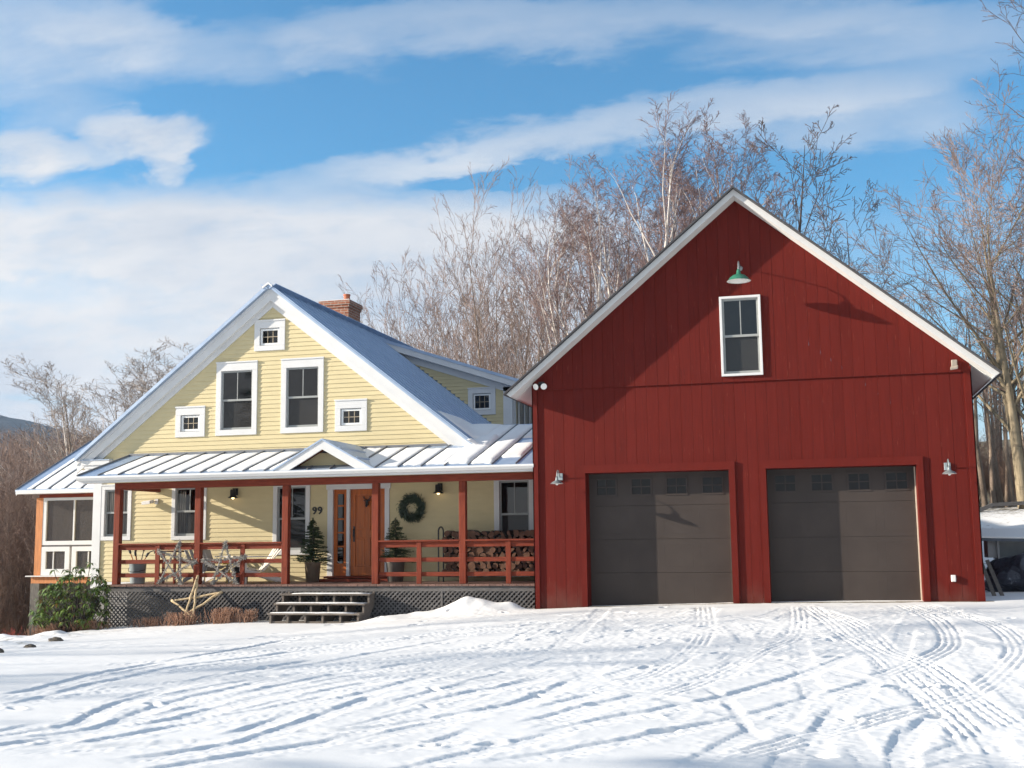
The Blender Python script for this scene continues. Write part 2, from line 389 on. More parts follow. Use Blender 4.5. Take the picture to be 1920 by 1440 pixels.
def vnoise(x, y, seed=0):                     # smooth value noise
    xi = np.floor(x).astype(np.int64); yi = np.floor(y).astype(np.int64); fx = x-xi; fy = y-yi
    fx = fx*fx*(3-2*fx); fy = fy*fy*(3-2*fy)
    def h(a, b):
        n = (a*374761393 + b*668265263 + seed*974711) & 0x7fffffff
        n = ((n ^ (n >> 13))*1274126177) & 0x7fffffff
        return ((n ^ (n >> 16)) & 0xffff)/65535.
    return (h(xi,yi)*(1-fx)+h(xi+1,yi)*fx)*(1-fy) + (h(xi,yi+1)*(1-fx)+h(xi+1,yi+1)*fx)*fy

def make_ground():
    def axis(lo, hi, d, far0, far1, g=1.22):
        a = list(np.arange(lo, hi, d)); s = d; x = lo; L = []
        while x > far0: s *= g; x -= s; L.append(x)
        s = d; x = a[-1]; Rr = []
        while x < far1: s *= g; x += s; Rr.append(x)
        return np.array(L[::-1] + a + Rr)
    xs = axis(-17.4, 4.2, .025, -1500, 600); ys = axis(7.2, 22.6, .024, -250, 1100)
    X, Y = np.meshgrid(xs, ys); nx, ny = len(xs), len(ys)
    Z = gzn(X, Y)
    W = ((Y < 23.2) & (Y > 5) & (X > -19) & (X < 6)).astype(float)
    # soft drifts and crust
    Z += .035*(vnoise(X*.35, Y*.6, 3)-.5) + W*(.009*(vnoise(X*1.0, Y*2.2, 4)-.5) + .004*(vnoise(X*5, Y*8, 5)-.5))
    chop = np.zeros_like(Z); dep = np.zeros_like(Z); lip = np.zeros_like(Z); dirt = np.zeros_like(Z)
    rng = random.Random(17); extra = {}
    for k in range(30):                       # fainter, older arcs fanning out from the doors
        x0 = rng.choice([-3.9,-2.1,-.5,1.3])+rng.uniform(-.3,.3); x1 = rng.uniform(-9.5,2.8); y1 = rng.uniform(8,14.5)
        bend = rng.uniform(.25,.75); ym = 21-(21-y1)*bend
        tr_ = [(x0,21.3),(x0+.12*(x1-x0),21.3-(21.3-ym)*.5),(x0+.38*(x1-x0),ym),(x0+.75*(x1-x0),(ym+y1)/2-.2),(x1,y1)]
        extra['old%d' % k] = tr_[rng.choice([0,1,1]):]
    for k in range(12):
        x0 = rng.uniform(-8.5,.5); y0 = rng.uniform(8.2,13); L = rng.uniform(1.5,5); a = rng.uniform(1.2,1.75); extra['par%d' % k] = [(x0,y0),(x0+L*.5*math.cos(a)+.1,y0+L*.5*math.sin(a)),(x0+L*math.cos(a)+.3,y0+L*math.sin(a))]
    for k in range(16):
        x0 = rng.uniform(-7.5,1.5); y0 = rng.uniform(7.0,9.0); L = rng.uniform(1.6,4); a = rng.uniform(.95,1.7); extra['q%d' % k] = [(x0,y0),(x0+L*.5*math.cos(a)+.06,y0+L*.5*math.sin(a)),(x0+L*math.cos(a)+.2,y0+L*math.sin(a))]
    ALL = dict(TRACKS); ALL.update(extra)
    for key, pts in ALL.items():
        c = curve(pts); grv = key.startswith('g')
        hw = .055 if grv else (.17 if key in 'T U V V2 W X' else .115); d0 = .018 if grv else (.021 if key in 'T U V V2 W X' else (.020 if len(key) < 3 else (.015 if key[0] == 'q' else .012)))
        if key in ('Y','Z','X','W','AA'): d0 *= .7
        x0, x1, y0, y1 = c[:,0].min()-.6, c[:,0].max()+.6, c[:,1].min()-.6, c[:,1].max()+.6
        ix = np.where((xs > x0) & (xs < x1))[0]; iy = np.where((ys > y0) & (ys < y1))[0]
        if not len(ix) or not len(iy): continue
        sl = (slice(iy[0], iy[-1]+1), slice(ix[0], ix[-1]+1))
        gx, gy = X[sl], Y[sl]; best = np.full(gx.shape, 9.); sarc = np.zeros(gx.shape); side = np.zeros(gx.shape)
        s = 0; step = 5
        cc = c[::step] if len(c) > step*2 else c
        for a, b in zip(cc, cc[1:]):
            d = b-a; L = math.hypot(*d)
            if L < 1e-6: continue
            jx = np.where((gx[0] > min(a[0],b[0])-.55) & (gx[0] < max(a[0],b[0])+.55))[0]; jy = np.where((gy[:,0] > min(a[1],b[1])-.55) & (gy[:,0] < max(a[1],b[1])+.55))[0]
            if len(jx) and len(jy):
                q = (slice(jy[0], jy[-1]+1), slice(jx[0], jx[-1]+1))
                t = np.clip(((gx[q]-a[0])*d[0]+(gy[q]-a[1])*d[1])/(L*L), 0, 1)
                ex = gx[q]-a[0]-t*d[0]; ey = gy[q]-a[1]-t*d[1]; dd = np.hypot(ex, ey)
                mk = dd < best[q]
                best[q] = np.where(mk, dd, best[q]); sarc[q] = np.where(mk, s+t*L, sarc[q]); side[q] = np.where(mk, (ex*d[1]-ey*d[0])/L, side[q])
            s += L
        wob = hw*(1+.18*(vnoise(sarc*3, sarc*0+len(key), 8)-.5))
        ends = ssn(sarc/.5)*ssn((s-sarc)/.5)
        prof = ssn((wob+.015-best)/.028)*ends*(.72+.28*ssn(vnoise(sarc*.55, sarc*0, 9+len(pts))*2.2-.35))
        if grv: tread = 1
        elif key in 'T U V V2 W X':          # long rib pattern of a wide tyre
            tread = .62+.38*np.sign(np.sin(side*2*PI/.085))*1.0
        else:
            tread = 1-.55*ssn((best-.01)/.05)*(np.sin((sarc+np.abs(side)*.5)*2*PI/.11) > -.2)*(side > -.03)
        dep[sl] = np.maximum(dep[sl], prof*d0*tread)
        lip[sl] = np.maximum(lip[sl], np.exp(-((best-wob-.06)/.05)**2)*ends*(0 if grv else 1))
        chop[sl] = np.maximum(chop[sl], ssn((wob+.28-best)/.2)*ends*(.25 if grv else 1))
        if key in ('T','U','V','W','X','Y'): dirt[sl] = np.maximum(dirt[sl], prof*.42*ssn((Y[sl]-17)/5))
    n = vnoise(X*11, Y*14, 21); n2 = vnoise(X*26, Y*26, 22)
    Z += -dep + lip*.005*(vnoise(X*5, Y*5, 23)) + chop*(.010*np.maximum(0, n-.60)*2 + .007*(n2-.5))
    tr = ssn(vnoise(X*.5, Y*.7, 31)*2.4-.9)*W*ssn((Y-12)/6)   # trodden patches by the buildings
    Z += tr*(.014*(vnoise(X*7, Y*7, 24)-.5) + .008*(n2-.5))
    # footprints
    rng = random.Random(5)
    for k in range(100):
        m = rng.random()
        if m < .45: cx, cy = rng.uniform(-9.5,-1.5), rng.uniform(15.5,22)
        elif m < .7: cx, cy = rng.uniform(-1.5,3.2), rng.uniform(14,22)
        else: cx, cy = rng.uniform(-8.5,1.5), rng.uniform(9,15)
        an = rng.uniform(0, PI); l, w = rng.uniform(.08,.15), rng.uniform(.04,.06)
        ix = np.where(np.abs(xs-cx) < .3)[0]; iy = np.where(np.abs(ys-cy) < .3)[0]
        if not len(ix) or not len(iy): continue
        sl = (slice(iy[0], iy[-1]+1), slice(ix[0], ix[-1]+1))
        dx, dy = X[sl]-cx, Y[sl]-cy; u = dx*math.cos(an)+dy*math.sin(an); v = -dx*math.sin(an)+dy*math.cos(an)
        r = np.sqrt((u/l)**2+(v/w)**2); Z[sl] += -.026*ssn((1.25-r)/.5)+.008*np.exp(-((r-1.5)/.35)**2)
    # bank and piles by the steps and barn, plough berm on the left edge
    def hump(cx, cy, rx, ry, h, an=0):
        dx, dy = X-cx, Y-cy; u = dx*math.cos(an)+dy*math.sin(an); v = -dx*math.sin(an)+dy*math.cos(an)
        return h*np.exp(-(u/rx)**2-(v/ry)**2)
    Z += W*(1+.35*(vnoise(X*4, Y*4, 40)-.5))*(hump(-6.55,22.25,.55,.45,.27)+hump(-7.5,22.2,.85,.4,.10)+hump(-5.85,22.25,.24,.2,.11)+hump(-8.2,21.7,.5,.3,.07))
    Z += W*(hump(-14.6,20.3,.35,.25,.10)+hump(-13.9,19.2,.8,.3,.08,.4)+hump(-14.9,19.4,.6,.3,.1,.3)+hump(-13.6,17.6,.7,.3,.06,.3))*(1+.8*(vnoise(X*5,Y*5,41)-.5))
    # bare earth strips
    dirt = np.maximum(dirt, W*(.75+.3*(vnoise(X*2.2,Y*2,61)-.5))*np.exp(-((Y-22.40)/.16)**2)*((X > -5.4) & (X < 2.9)))
    dirt = np.maximum(dirt, W*.50*ssn((Y-20.6)/2)*(X < -10.6)*(X > -18))
    dirt = np.maximum(dirt, .40*ssn((-11.2-X)/2.5)*ssn((Y-13)/4)*W)
    bk = ssn((Y-24.5)/2)
    dirt = np.maximum(dirt, bk*np.where(X > 2, .36, .62)); dirt = np.maximum(dirt, ssn((Y-40.5)/2)*.95*(X > 0)); dirt = np.maximum(dirt, ssn((Y-31)/3)*np.where(X > 2, .30, .6))
    dirt = np.maximum(dirt, ssn((Y-23.2)/1.5)*(X < -14.2)*.9)
    verts = np.stack([X, Y, Z], -1).reshape(-1, 3)
    i = np.arange(nx*ny).reshape(ny, nx)
    q = np.stack([i[:-1,:-1], i[:-1,1:], i[1:,1:], i[1:,:-1]], -1).reshape(-1, 4)
    me = bpy.data.meshes.new('snow_ground')
    me.vertices.add(len(verts)); me.vertices.foreach_set('co', verts.astype(np.float32).ravel())
    me.loops.add(q.size); me.loops.foreach_set('vertex_index', q.astype(np.int32).ravel())
    me.polygons.add(len(q)); me.polygons.foreach_set('loop_start', np.arange(0, q.size, 4, dtype=np.int32))
    me.update(calc_edges=True); me.validate()
    me.polygons.foreach_set('use_smooth', np.ones(len(q), dtype=bool))
    at = me.attributes.new('dirt', 'FLOAT', 'POINT'); at.data.foreach_set('value', dirt.astype(np.float32).ravel())
    me.materials.append(M['ground'])
    o = bpy.data.objects.new('snow_ground', me); COL.objects.link(o); tag(o, kind='structure')
make_ground()

def hill_sheet(name, xs, ys, fz, mat):
    X, Y = np.meshgrid(xs, ys); Z = fz(X, Y); b = MB()
    nx, ny = len(xs), len(ys)
    b.v = [tuple(p) for p in np.stack([X, Y, Z], -1).reshape(-1, 3)]
    b.f = [(j*nx+i, j*nx+i+1, (j+1)*nx+i+1, (j+1)*nx+i) for j in range(ny-1) for i in range(nx-1)]
    return tag(b.build(name, mat, smooth=False), kind='structure')
def far_z(X, Y):
    crest = np.interp(X/940., [-1.6,-.80,-.755,-.715,-.66,-.5,-.2,.4], [95,120,111,99,89,62,30,15])
    return -30 + (crest+30)*ssn((Y-500)/440) - (Y > 945)*(Y-945)*.3 + 7*(vnoise(X*.12, Y*.05, 50)) + 4*vnoise(X*.4, Y*.3, 51)
hill_sheet('far_hill', np.arange(-1500, 400, 3.2), np.arange(480, 1080, 24), far_z, M['hill'])
def mid_z(X, Y):
    return -9 + 15.5*ssn((Y-48)/85)*ssn((-X-8)/40) - np.maximum(0, Y-150)*.1 + 1.6*vnoise(X*.2, Y*.15, 52)
hill_sheet('wooded_hillside', np.arange(-230, -8, 1.6), np.arange(46, 220, 4), mid_z, M['hill2'])
# ------------------------------------------------------------------ the yellow house
YH, YR, YP, YE, YB = 24.45, 24.30, 22.80, 22.50, 22.45
AX, AZ, SL = -12.0, 5.88, .783
house = thing('farmhouse', 'yellow clapboard house with grey metal roof and red-stained front porch', 'house', (-12, YH, -1.6))
def subtract(iv, a, b):
    out = []
    for p, q in iv:
        if b <= p or a >= q: out.append((p, q))
        else:
            if a > p: out.append((p, a))
            if b < q: out.append((b, q))
    return out
def clap_rows(mb, y, z0, z1, span, holes, h=.1, ny=-1):
    z = z0; k = 0
    while z < z1-.005:
        zt = min(z+h, z1); zm = (z+zt)/2
        L = span(z); U = span(zt)
        if L is None or U is None: z = zt; k += 1; continue
        iv = [(min(L[0],U[0]) if False else L[0], L[1])]
        for hx0, hx1, hz0, hz1 in holes:
            if hz0 < zt-.01 and hz1 > z+.01: iv = subtract(iv, hx0, hx1)
        for a, b in iv:
            ua, ub = max(a, U[0]) if a == L[0] else a, min(b, U[1]) if b == L[1] else b
            if b-a < .01 or ub <= ua: continue
            cuts = [(a, b, ua, ub)]
            for a_, b_, ua_, ub_ in cuts:
                j = .002*(R.random()-.5)
                mb.quad((a_, y-.017+j, z), (b_, y-.017+j, z), (ub_, y-.003, zt+.004), (ua_, y-.003, zt+.004))
                mb.quad((a_, y, z), (b_, y, z), (b_, y-.017+j, z), (a_, y-.017+j, z))
        z = zt; k += 1
def ring(mb, x0, x1, z0, z1, ws, wt, wb, y0, y1):
    mb.box(x0, x0+ws, y0, y1, z0+wb, z1-wt); mb.box(x1-ws, x1, y0, y1, z0+wb, z1-wt)
    mb.box(x0, x1, y0, y1, z1-wt, z1); mb.box(x0, x1, y0, y1, z0, z0+wb)
def window(root, y, x0, x1, z0, z1, cs=.1, ct=.14, cb=.1, style='double', casing='white', sashm='sash', name='window', proud=.04, holes=None, mid=None):
    mb = MB(); ring(mb, x0, x1, z0, z1, cs, ct, cb, y-proud, y+.06)
    if style != 'barn': mb.box(x0-.012, x1+.012, y-proud-.018, y-proud, z1-.028, z1+.006)
    w = mb.build(name, M[casing], root, bevel=.004)
    a0, a1, b0, b1 = x0+cs, x1-cs, z0+cb, z1-ct
    if holes is not None: holes.append((a0-.04, a1+.04, b0-.04, b1+.04))
    s = MB(); p1 = MB(); t = .038
    if style in ('double', 'barn'):
        zm = mid if mid is not None else (b0+b1)/2
        ring(s, a0, a1, zm-.02, b1, t, t, .045, y+.005, y+.035)
        ring(s, a0, a1, b0, zm+.02, t, .03, .055, y+.036, y+.058)
        sh = s.build('sash', M[sashm], w)
        MB().quad((a0+t, y+.022, zm+.02), (a1-t, y+.022, zm+.02), (a1-t, y+.022, b1-t), (a0+t, y+.022, b1-t)).build('pane', M['glass'], w)
        MB().quad((a0+t, y+.048, b0+.05), (a1-t, y+.048, b0+.05), (a1-t, y+.048, zm), (a0+t, y+.048, zm)).build('pane', M['screen'], w)
        MB().box((a0+a1)/2-.009, (a0+a1)/2+.009, y+.010, y+.021, zm+.025, b1-t).build('muntin', M[sashm], w)
    else:
        ring(s, a0+.012, a1-.012, b0+.012, b1-.012, .045, .045, .045, y-.005, y+.03)
        s.build('sash', M['sashw'], w)
        MB().quad((a0+.05, y+.018, b0+.05), (a1-.05, y+.018, b0+.05), (a1-.05, y+.018, b1-.05), (a0+.05, y+.018, b1-.05)).build('pane', M['glass'], w)
        m = MB(); zc = (b0+b1)/2; ww = a1-a0-.1
        m.box(a0+.05, a1-.05, y+.004, y+.016, zc-.008, zc+.008)
        for k in (1, 2): m.box(a0+.05+ww*k/3-.008, a0+.05+ww*k/3+.008, y+.0045, y+.0165, b0+.05, b1-.05)
        m.build('muntin', M['munt'], w)
    return w
holes = []
window(house, YH, -12.445, -11.68, 4.384, 5.10, .135, .19, .12, 'six', holes=holes)
window(house, YH, -13.393, -12.355, 2.458, 4.166, .125, .21, .13, holes=holes)
window(house, YH, -11.757, -10.713, 2.458, 4.166, .125, .21, .13, holes=holes)
window(house, YH, -14.424, -13.668, 2.454, 3.168, .13, .20, .13, 'six', holes=holes)
window(house, YH, -10.427, -9.662, 2.454, 3.168, .13, .20, .13, 'six', holes=holes)
window(house, YH, -16.315, -15.52, .10, 1.40, .09, .12, .09, holes=holes, mid=.74)
window(house, YH, -14.467, -13.58, .09, 1.40, .09, .12, .09, holes=holes, mid=.74)
window(house, YH, -11.913, -11.015, -.27, 1.37, .1, .12, .1, holes=holes, mid=.53)
window(house, YH, -6.743, -5.85, -.27, 1.37, .12, .11, .1, holes=holes, mid=.545)
holes.append((-10.55, -9.17, -.80, 1.24))
# main wall: ground storey and gable
def span_low(z): return (-16.5, -5.37)
def span_gab(z):
    k = (AZ-.25-z)/SL
    return None if k < .02 else (max(-16.5, AX-k), min(-7.45, AX+k))
w = MB(); clap_rows(w, YH, -.95, 2.05, span_low, holes); clap_rows(w, YH, 2.05, 5.62, span_gab, holes)
wall = w.build('wall', M['yellow'], house)
w = MB()
w.quad((-16.5, YH, -2.3), (-16.5, 36, -2.3), (-16.5, 36, 2.1), (-16.5, YH, 2.1)); w.quad((-7.45, YH, -1.4), (-7.45, 36, -1.4), (-7.45, 36, 2.1), (-7.45, YH, 2.1))
w.add([(-16.5,36,-2.3),(-7.45,36,-2.3),(-7.45,36,2.1),(AX,36,5.7),(-16.5,36,2.1)], [(0,1,2,3,4)])
w.build('rear_wall', M['yellow'], house)
w = MB(); w.box(-16.42, -5.45, YH+1.9, YH+1.95, -.85, 1.6); w.box(-14.8, -9.3, YH+1.9, YH+1.95, 2.1, 3.5); w.box(-13.5, -10.5, YH+1.9, YH+1.95, 3.5, 4.5)
w.box(-16.42, -5.45, YH+.12, YH+1.9, 1.62, 1.66); w.box(-16.42,-5.45, YH+.12, YH+1.9, -.9, -.86); w.box(-14.8,-9.2, YH+.12, YH+1.9, 2.1, 2.14)
w.build('interior_wall', M['room'], house)
MB().box(-16.49, -14.2, YH+.02, YH+.25, -3.2, -.955).build('foundation', M['concrete'], house)
w = MB()
for x in np.arange(-16.26, -15.60, .055): w.tube([(x, YH+.10+.02*math.sin(x*40), .05), (x, YH+.10+.02*math.sin(x*40), 1.4)], .026, 6)
w.build('curtain', M['curtain'], house, smooth=True); w = MB()
for x in np.arange(-14.42, -14.2, .055): w.tube([(x, YH+.12, .05), (x, YH+.12, 1.4)], .026, 6)
w.build('curtain', M['curtain'], house, smooth=True)
w = MB(); w.box(-16.53, -16.315, YH-.045, YH+.06, -1.0, 1.95); 
w.build('corner_board', M['white'], house, bevel=.004)
MB().box(-16.31, -5.40, YH-.03, YH, -.98, -.86).build('water_table', M['white'], house)
# main roof
def rib_roof(mb, f, u0, u1, v0, v1, step, rw=.022, rh=.032):   # f(u,v)->point, n = normal; ribs along v
    pass
w = MB(); y0, y1 = YR-.11, 36.3; xe = 4.93; t = .055
for sx in (-1, 1):
    a = (AX, y0, AZ); b = (AX+sx*xe, y0, AZ-SL*xe); c = (AX+sx*xe, y1, AZ-SL*xe); d = (AX, y1, AZ)
    w.slab(a, d, c, b, (0, 0, -t)) if sx > 0 else w.slab(a, b, c, d, (0, 0, -t))
    y = y0+.02
    while y < y1:
        w.bar((AX+sx*.06, y, AZ-SL*.06+.014), (AX+sx*xe, y, AZ-SL*xe+.014), .024, .04); y += .46
w.bar((AX-.10, y0-.015, AZ-.045), (AX-.10, y1, AZ-.045), .2, .02, (.62,0,1)); w.bar((AX+.10, y0-.015, AZ-.045), (AX+.10, y1, AZ-.045), .2, .02, (-.62,0,1))
roof = w.build('roof', M['roof'], house)
w = MB(); w.prism_y([(AX-.14, AZ-.09), (AX, AZ+.01), (AX+.1, AZ-.07), (AX+.1, AZ-.02), (AX, AZ+.055), (AX-.15, AZ-.05)], YR-.135, YR+.0); w.build('ridge_cap', M['snow'], roof)
w = MB(); th = .34
for sx in (-1, 1):                                  # rake boards, stepped, with crown strip
    def P(d, z, y): return (AX+sx*d, y, AZ-SL*d+z)
    for (za, zb, ya, yb) in ((-t-.005, -.155, YR-.015, YR+.04), (-.155, -t-.29, YR+.005, YR+.04)):
        q = [P(0, zb, ya), P(xe, zb, ya), P(xe, za, ya), P(0, za, ya)]
        if sx < 0: q = q[::-1]
        w.slab(*q, (0, yb-ya, 0))
    q = [P(.0, -t-.29, YR+.04), P(xe-.1, -t-.29, YR+.04), P(xe-.1, -t-.29, YH), P(0, -t-.29, YH)]
    if sx < 0: q = q[::-1]
    w.slab(*q, (0, 0, .02))
    q = [P(0, -t-.43, YH-.04), P(4.5, -t-.43, YH-.04), P(4.5, -t-.27, YH-.04), P(0, -t-.27, YH-.04)]
    if sx < 0: q = q[::-1]
    w.slab(*q, (0, .05, 0))
w.build('rake_board', M['white'], house)
w = MB(); w.box(-16.80, -16.06, YR-.02, YH-.02, 1.86, 1.975); w.box(-16.74, -16.10, YR+.01, YH-.02, 1.78, 1.86); w.box(-16.62, -16.2, YR+.05, YH-.02, 1.72, 1.78)
cr = w.build('cornice_return', M['white'], house, bevel=.004)
MB().box(-16.82, -16.04, YR-.04, YH-.02, 1.975, 1.99).build('cap_flashing', M['roof'], cr)
MB().box(AX-4.95, AX-4.6, YR+.03, 36, 1.80, 1.98).build('eave_board', M['white'], house); MB().box(-7.40, -7.1, YR+.03, 36, 1.80, 1.98).build('eave_board', M['white'], house)
# chimney
w = MB(); cx0, cx1, cy0, cy1 = -12.82, -12.02, 29.0, 29.85
w.box(cx0, cx1, cy0, cy1, 4.6, 6.281); w.box(cx0-.025, cx1+.025, cy0-.025, cy1+.025, 6.28, 6.35); w.box(cx0-.05, cx1+.05, cy0-.05, cy1+.05, 6.35, 6.465)
ch = w.build('chimney', M['brick'], house)
MB().box(cx0-.03, cx1+.03, cy0-.03, cy1+.03, 6.465, 6.49).build('mortar_cap', M['plastic'], ch)
MB().lathe([(.0,6.49),(.085,6.49),(.085,6.65),(.098,6.65),(.098,6.69),(.07,6.69),(.07,6.56),(0,6.56)], (cx1-.18, cy0+.32, 0), 20).build('flue_pot', M['clay'], ch, smooth=False)
# dormer
DZ = lambda x: 5.71-.335*(x+12)
dh = []; dorm = 30.6
dw = window(house, dorm, -9.148, -8.368, 3.384, 4.133, .135, .16, .13, 'six', name='dormer_window', holes=dh)
w = MB()
def span_d(z):
    l = AX+(AZ-z)/SL; r = min(-7.95, -12+(5.71-.2-z)/.335)
    return (l-.05, r) if r > l+.03 else None
clap_rows(w, dorm, 2.0, 5.3, span_d, dh)
w.quad((-7.92, dorm, 2), (-7.92, 36, 2), (-7.92, 36, 4.2), (-7.92, dorm, 4.2))
dwall = w.build('dormer_wall', M['yellow'], house)
w = MB(); w.box(-8.15, -7.90, dorm-.04, dorm+.08, 2.0, 4.12); w.box(-7.92,-7.88, dorm+.079, dorm+.30, 2.0, 4.1); w.build('dormer_corner_board', M['white'], house)
w = MB(); w.box(-9,-8.4, dorm+.5, dorm+.55, 3.3, 4.2); w.build('interior_wall', M['room'], house)
w = MB(); w.slab((-11.95, 30.28, DZ(-11.95)), (-7.55, 30.28, DZ(-7.55)), (-7.55, 36, DZ(-7.55)), (-11.95, 36, DZ(-11.95)), (0,0,-.05))
for y in np.arange(30.3, 36, .46): w.bar((-11.9, y, DZ(-11.9)+.012), (-7.55, y, DZ(-7.55)+.012), .024, .035)
droof = w.build('dormer_roof', M['roof'], house)
w = MB()
w.slab((-11.6, 30.30, DZ(-11.6)-.21), (-7.6, 30.30, DZ(-7.6)-.21), (-7.6, 30.30, DZ(-7.6)-.05), (-11.6, 30.30, DZ(-11.6)-.05), (0,.04,0))
w.slab((-11.6, 30.34, DZ(-11.6)-.21), (-7.7, 30.34, DZ(-7.7)-.21), (-7.7, dorm, DZ(-7.7)-.21), (-11.6, dorm, DZ(-11.6)-.21), (0,0,.02))
w.slab((-11.3, dorm-.04, DZ(-11.3)-.40), (-7.9, dorm-.04, DZ(-7.9)-.40), (-7.9, dorm-.04, DZ(-7.9)-.2), (-11.3, dorm-.04, DZ(-11.3)-.2), (0,.05,0))
w.box(-7.75, -7.6, 30.32, 36, DZ(-7.6)-.2, DZ(-7.6)-.055); w.build('dormer_rake_board', M['white'], house)
w = MB(); w.box(-7.9, -7.86, 31.15, 35, 3.0, 3.1); w.box(-7.9, -7.86, 31.15, 35, 3.92, 4.0)
for y in np.arange(31.15, 35.2, .62): w.box(-7.9, -7.86, y, y+.07, 3.1, 3.92)
dsw = w.build('dormer_side_window', M['white'], house)
MB().box(-7.9, -7.885, 31.22, 34.9, 3.1, 3.92).build('pane', M['black'], dsw)
# ------------------------------------------------------------------ porch
PZ = lambda y: 1.5+.29*(y-22.5)
xl, xr, yt = -15.62, -5.375, YH-.02
w = MB(); w.slab((xl, YE-.06, PZ(YE-.06)), (xr, YE-.06, PZ(YE-.06)), (xr, yt, PZ(yt)), (xl, yt, PZ(yt)), (0,0,-.04))
w.slab((-8.35, yt, PZ(yt)), (xr, yt, PZ(yt)), (xr, 26.6, PZ(26.6)), (-8.35, 26.6, PZ(26.6)), (0,0,-.04))
w.slab((-8.35, 26.6, PZ(26.6)), (xr, 26.6, PZ(26.6)), (xr, 29, PZ(26.6)-.5), (-8.35, 29, PZ(26.6)-.5), (0,0,-.04))
proof = w.build('porch_roof', M['roof'], house); w = MB()
RIBX = [xl+.012+i*.493 for i in range(21)]
for x in RIBX:
    ye = 26.55 if x > -7.2 else (YH-.03 if x < -7.4 else 25.3)
    if -11.0 < x < -8.8:
        ys_ = 22.5+(2.127-.56*abs(x+9.87)-1.5)/.29+.03; ye_ = ye
        w.bar((x, max(ys_, YE-.05), PZ(max(ys_, YE-.05))+.016), (x, ye, PZ(ye)+.016), .024, .042)
    else: w.bar((x, YE-.05, PZ(YE-.05)+.012), (x, ye, PZ(ye)+.012), .016, .034)
for x in (-10.2, -9.7): w.bar((x, YE-.05, PZ(YE-.05)+.016), (x, 22.72, PZ(22.72)+.016), .024, .042)
w.bar((xl, YE-.06, PZ(YE)-.005), (xl, yt, PZ(yt)+.01), .03, .05); w.box(xl, -7.5, YH-.035, YH-.02, PZ(yt), PZ(yt)+.05)
w.build('standing_seam', M['seam'], proof)
w = MB(); w.box(xl+.03, xr, YE-.015, YE+.02, 1.335, 1.452)
w.prism_x([(YE-.10, 1.475), (YE-.11, 1.44), (YE-.075, 1.385), (YE-.017, 1.375), (YE-.017, 1.475)], xl, xr)
w.slab((xl+.02, YE, PZ(YE)-.16), (xl+.02, yt, PZ(yt)-.16), (xl+.02, yt, PZ(yt)-.045), (xl+.02, YE, PZ(YE)-.045), (.03,0,0))
w.box(xl+.03, xl+.75, YE+.02, YP-.02, 1.335, 1.36)
gut = w.build('gutter', M['white'], house)
w = MB(); w.slab((xl+.05, YP-.1, PZ(YP-.1)-.13), (xr, YP-.1, PZ(YP-.1)-.13), (xr, yt, PZ(yt)-.13), (xl+.05, yt, PZ(yt)-.13), (0,0,.03))
w.box(xl+.05, xr, YE+.02, YP-.02, 1.36, 1.38)
w.build('porch_ceiling', M['white2'], house)
# entry gable
gx, gzp, gs, gy = -9.87, 2.127, .56, 22.45
w = MB(); rb = MB(); un = MB()
for sx in (-1, 1):
    f = lambda d, dz=0, y=gy: (gx+sx*d, y, gzp-gs*d+dz)
    q = [f(0,0,gy-.02), f(1.16,0,gy-.02), f(.10,0,24.43), f(0,0,24.43)]
    if sx < 0: q = q[::-1]
    w.slab(*q, (0,0,-.035))
    for d in (.38, .76):
        yy = 22.5+(gzp-gs*d-1.5)/.29
        w.bar(f(d,.012,gy), f(d,.012,min(yy,24.3)), .022, .035)
    q = [f(0,-.235), f(1.14,-.235), f(1.14,-.035), f(0,-.035)]
    q2 = [f(0,-.225), f(.92,-.225), f(1.14,-.10), f(1.14,-.036), f(0,-.036)]
    b = len(rb.v); vs = [(p[0], gy, p[2]) for p in q2]+[(p[0], gy+.045, p[2]) for p in q2]
    fs = [(0,1,2,3,4),(9,8,7,6,5)]+[(i, i+5, (i+1)%5+5, (i+1)%5) for i in range(5)]
    rb.add(vs, fs)
    q = [f(0,-.15,gy+.05), f(.95,-.15,gy+.05), f(.95,-.15,22.86), f(0,-.15,22.86)]
    un.slab(*q, (0,0,.05))
eg = w.build('entry_gable_roof', M['roof'], house)
rb.build('entry_rake_board', M['white'], house); un.build('entry_soffit', M['stain_h'], house)
w = MB(); clap_rows(w, 22.84, 1.55, 2.02, lambda z: (gx-(1.97-z)/gs, gx+(1.97-z)/gs) if z < 1.95 else None, []); w.build('entry_gable_wall', M['yellow'], house)
# beam, posts
w = MB(); w.box(-14.915, xr, YP, YP+.14, 1.195, 1.34); w.box(-14.915, -14.775, YP+.14, YH, 1.195, 1.34); w.build('porch_beam', M['stain_h'], house, bevel=.006)
PX = [-14.915, -12.955, -10.918, -8.906, -7.035]; DZK = -.858
for x in PX: MB().box(x, x+.14, YP+.001, YP+.141, DZK, 1.195).build('porch_post', M['stain_v'], house, bevel=.008)
def railing(a, b, bx):
    w = MB(); w.box(a, b, YP-.005, YP+.15, -.012, .022); w.box(a, b, YP+.05, YP+.09, -.125, -.013)
    w.box(a, b, YP+.05, YP+.09, -.418, -.332); w.box(a, b, YP+.05, YP+.09, -.708, -.622)
    r = w.build('porch_railing', M['stain_h'], house, bevel=.004)
    MB().box(bx, bx+.105, YP+.02, YP+.049, DZK, -.013).build('baluster', M['stain_v'], r, bevel=.004)
railing(-14.775, -12.955, -13.89); railing(-12.815, -10.918, -11.878); railing(-8.766, -7.035, -7.945); railing(-6.895, xr, -6.07)
w = MB(); x = -14.97
while x < xr-.02:
    w.box(x, min(x+.133, xr), 22.58+R.uniform(-.004,.004), YH-.02, DZK-.036, DZK+R.uniform(-.002,.001)); x += .139
w.build('porch_deck', M['deck'], house)
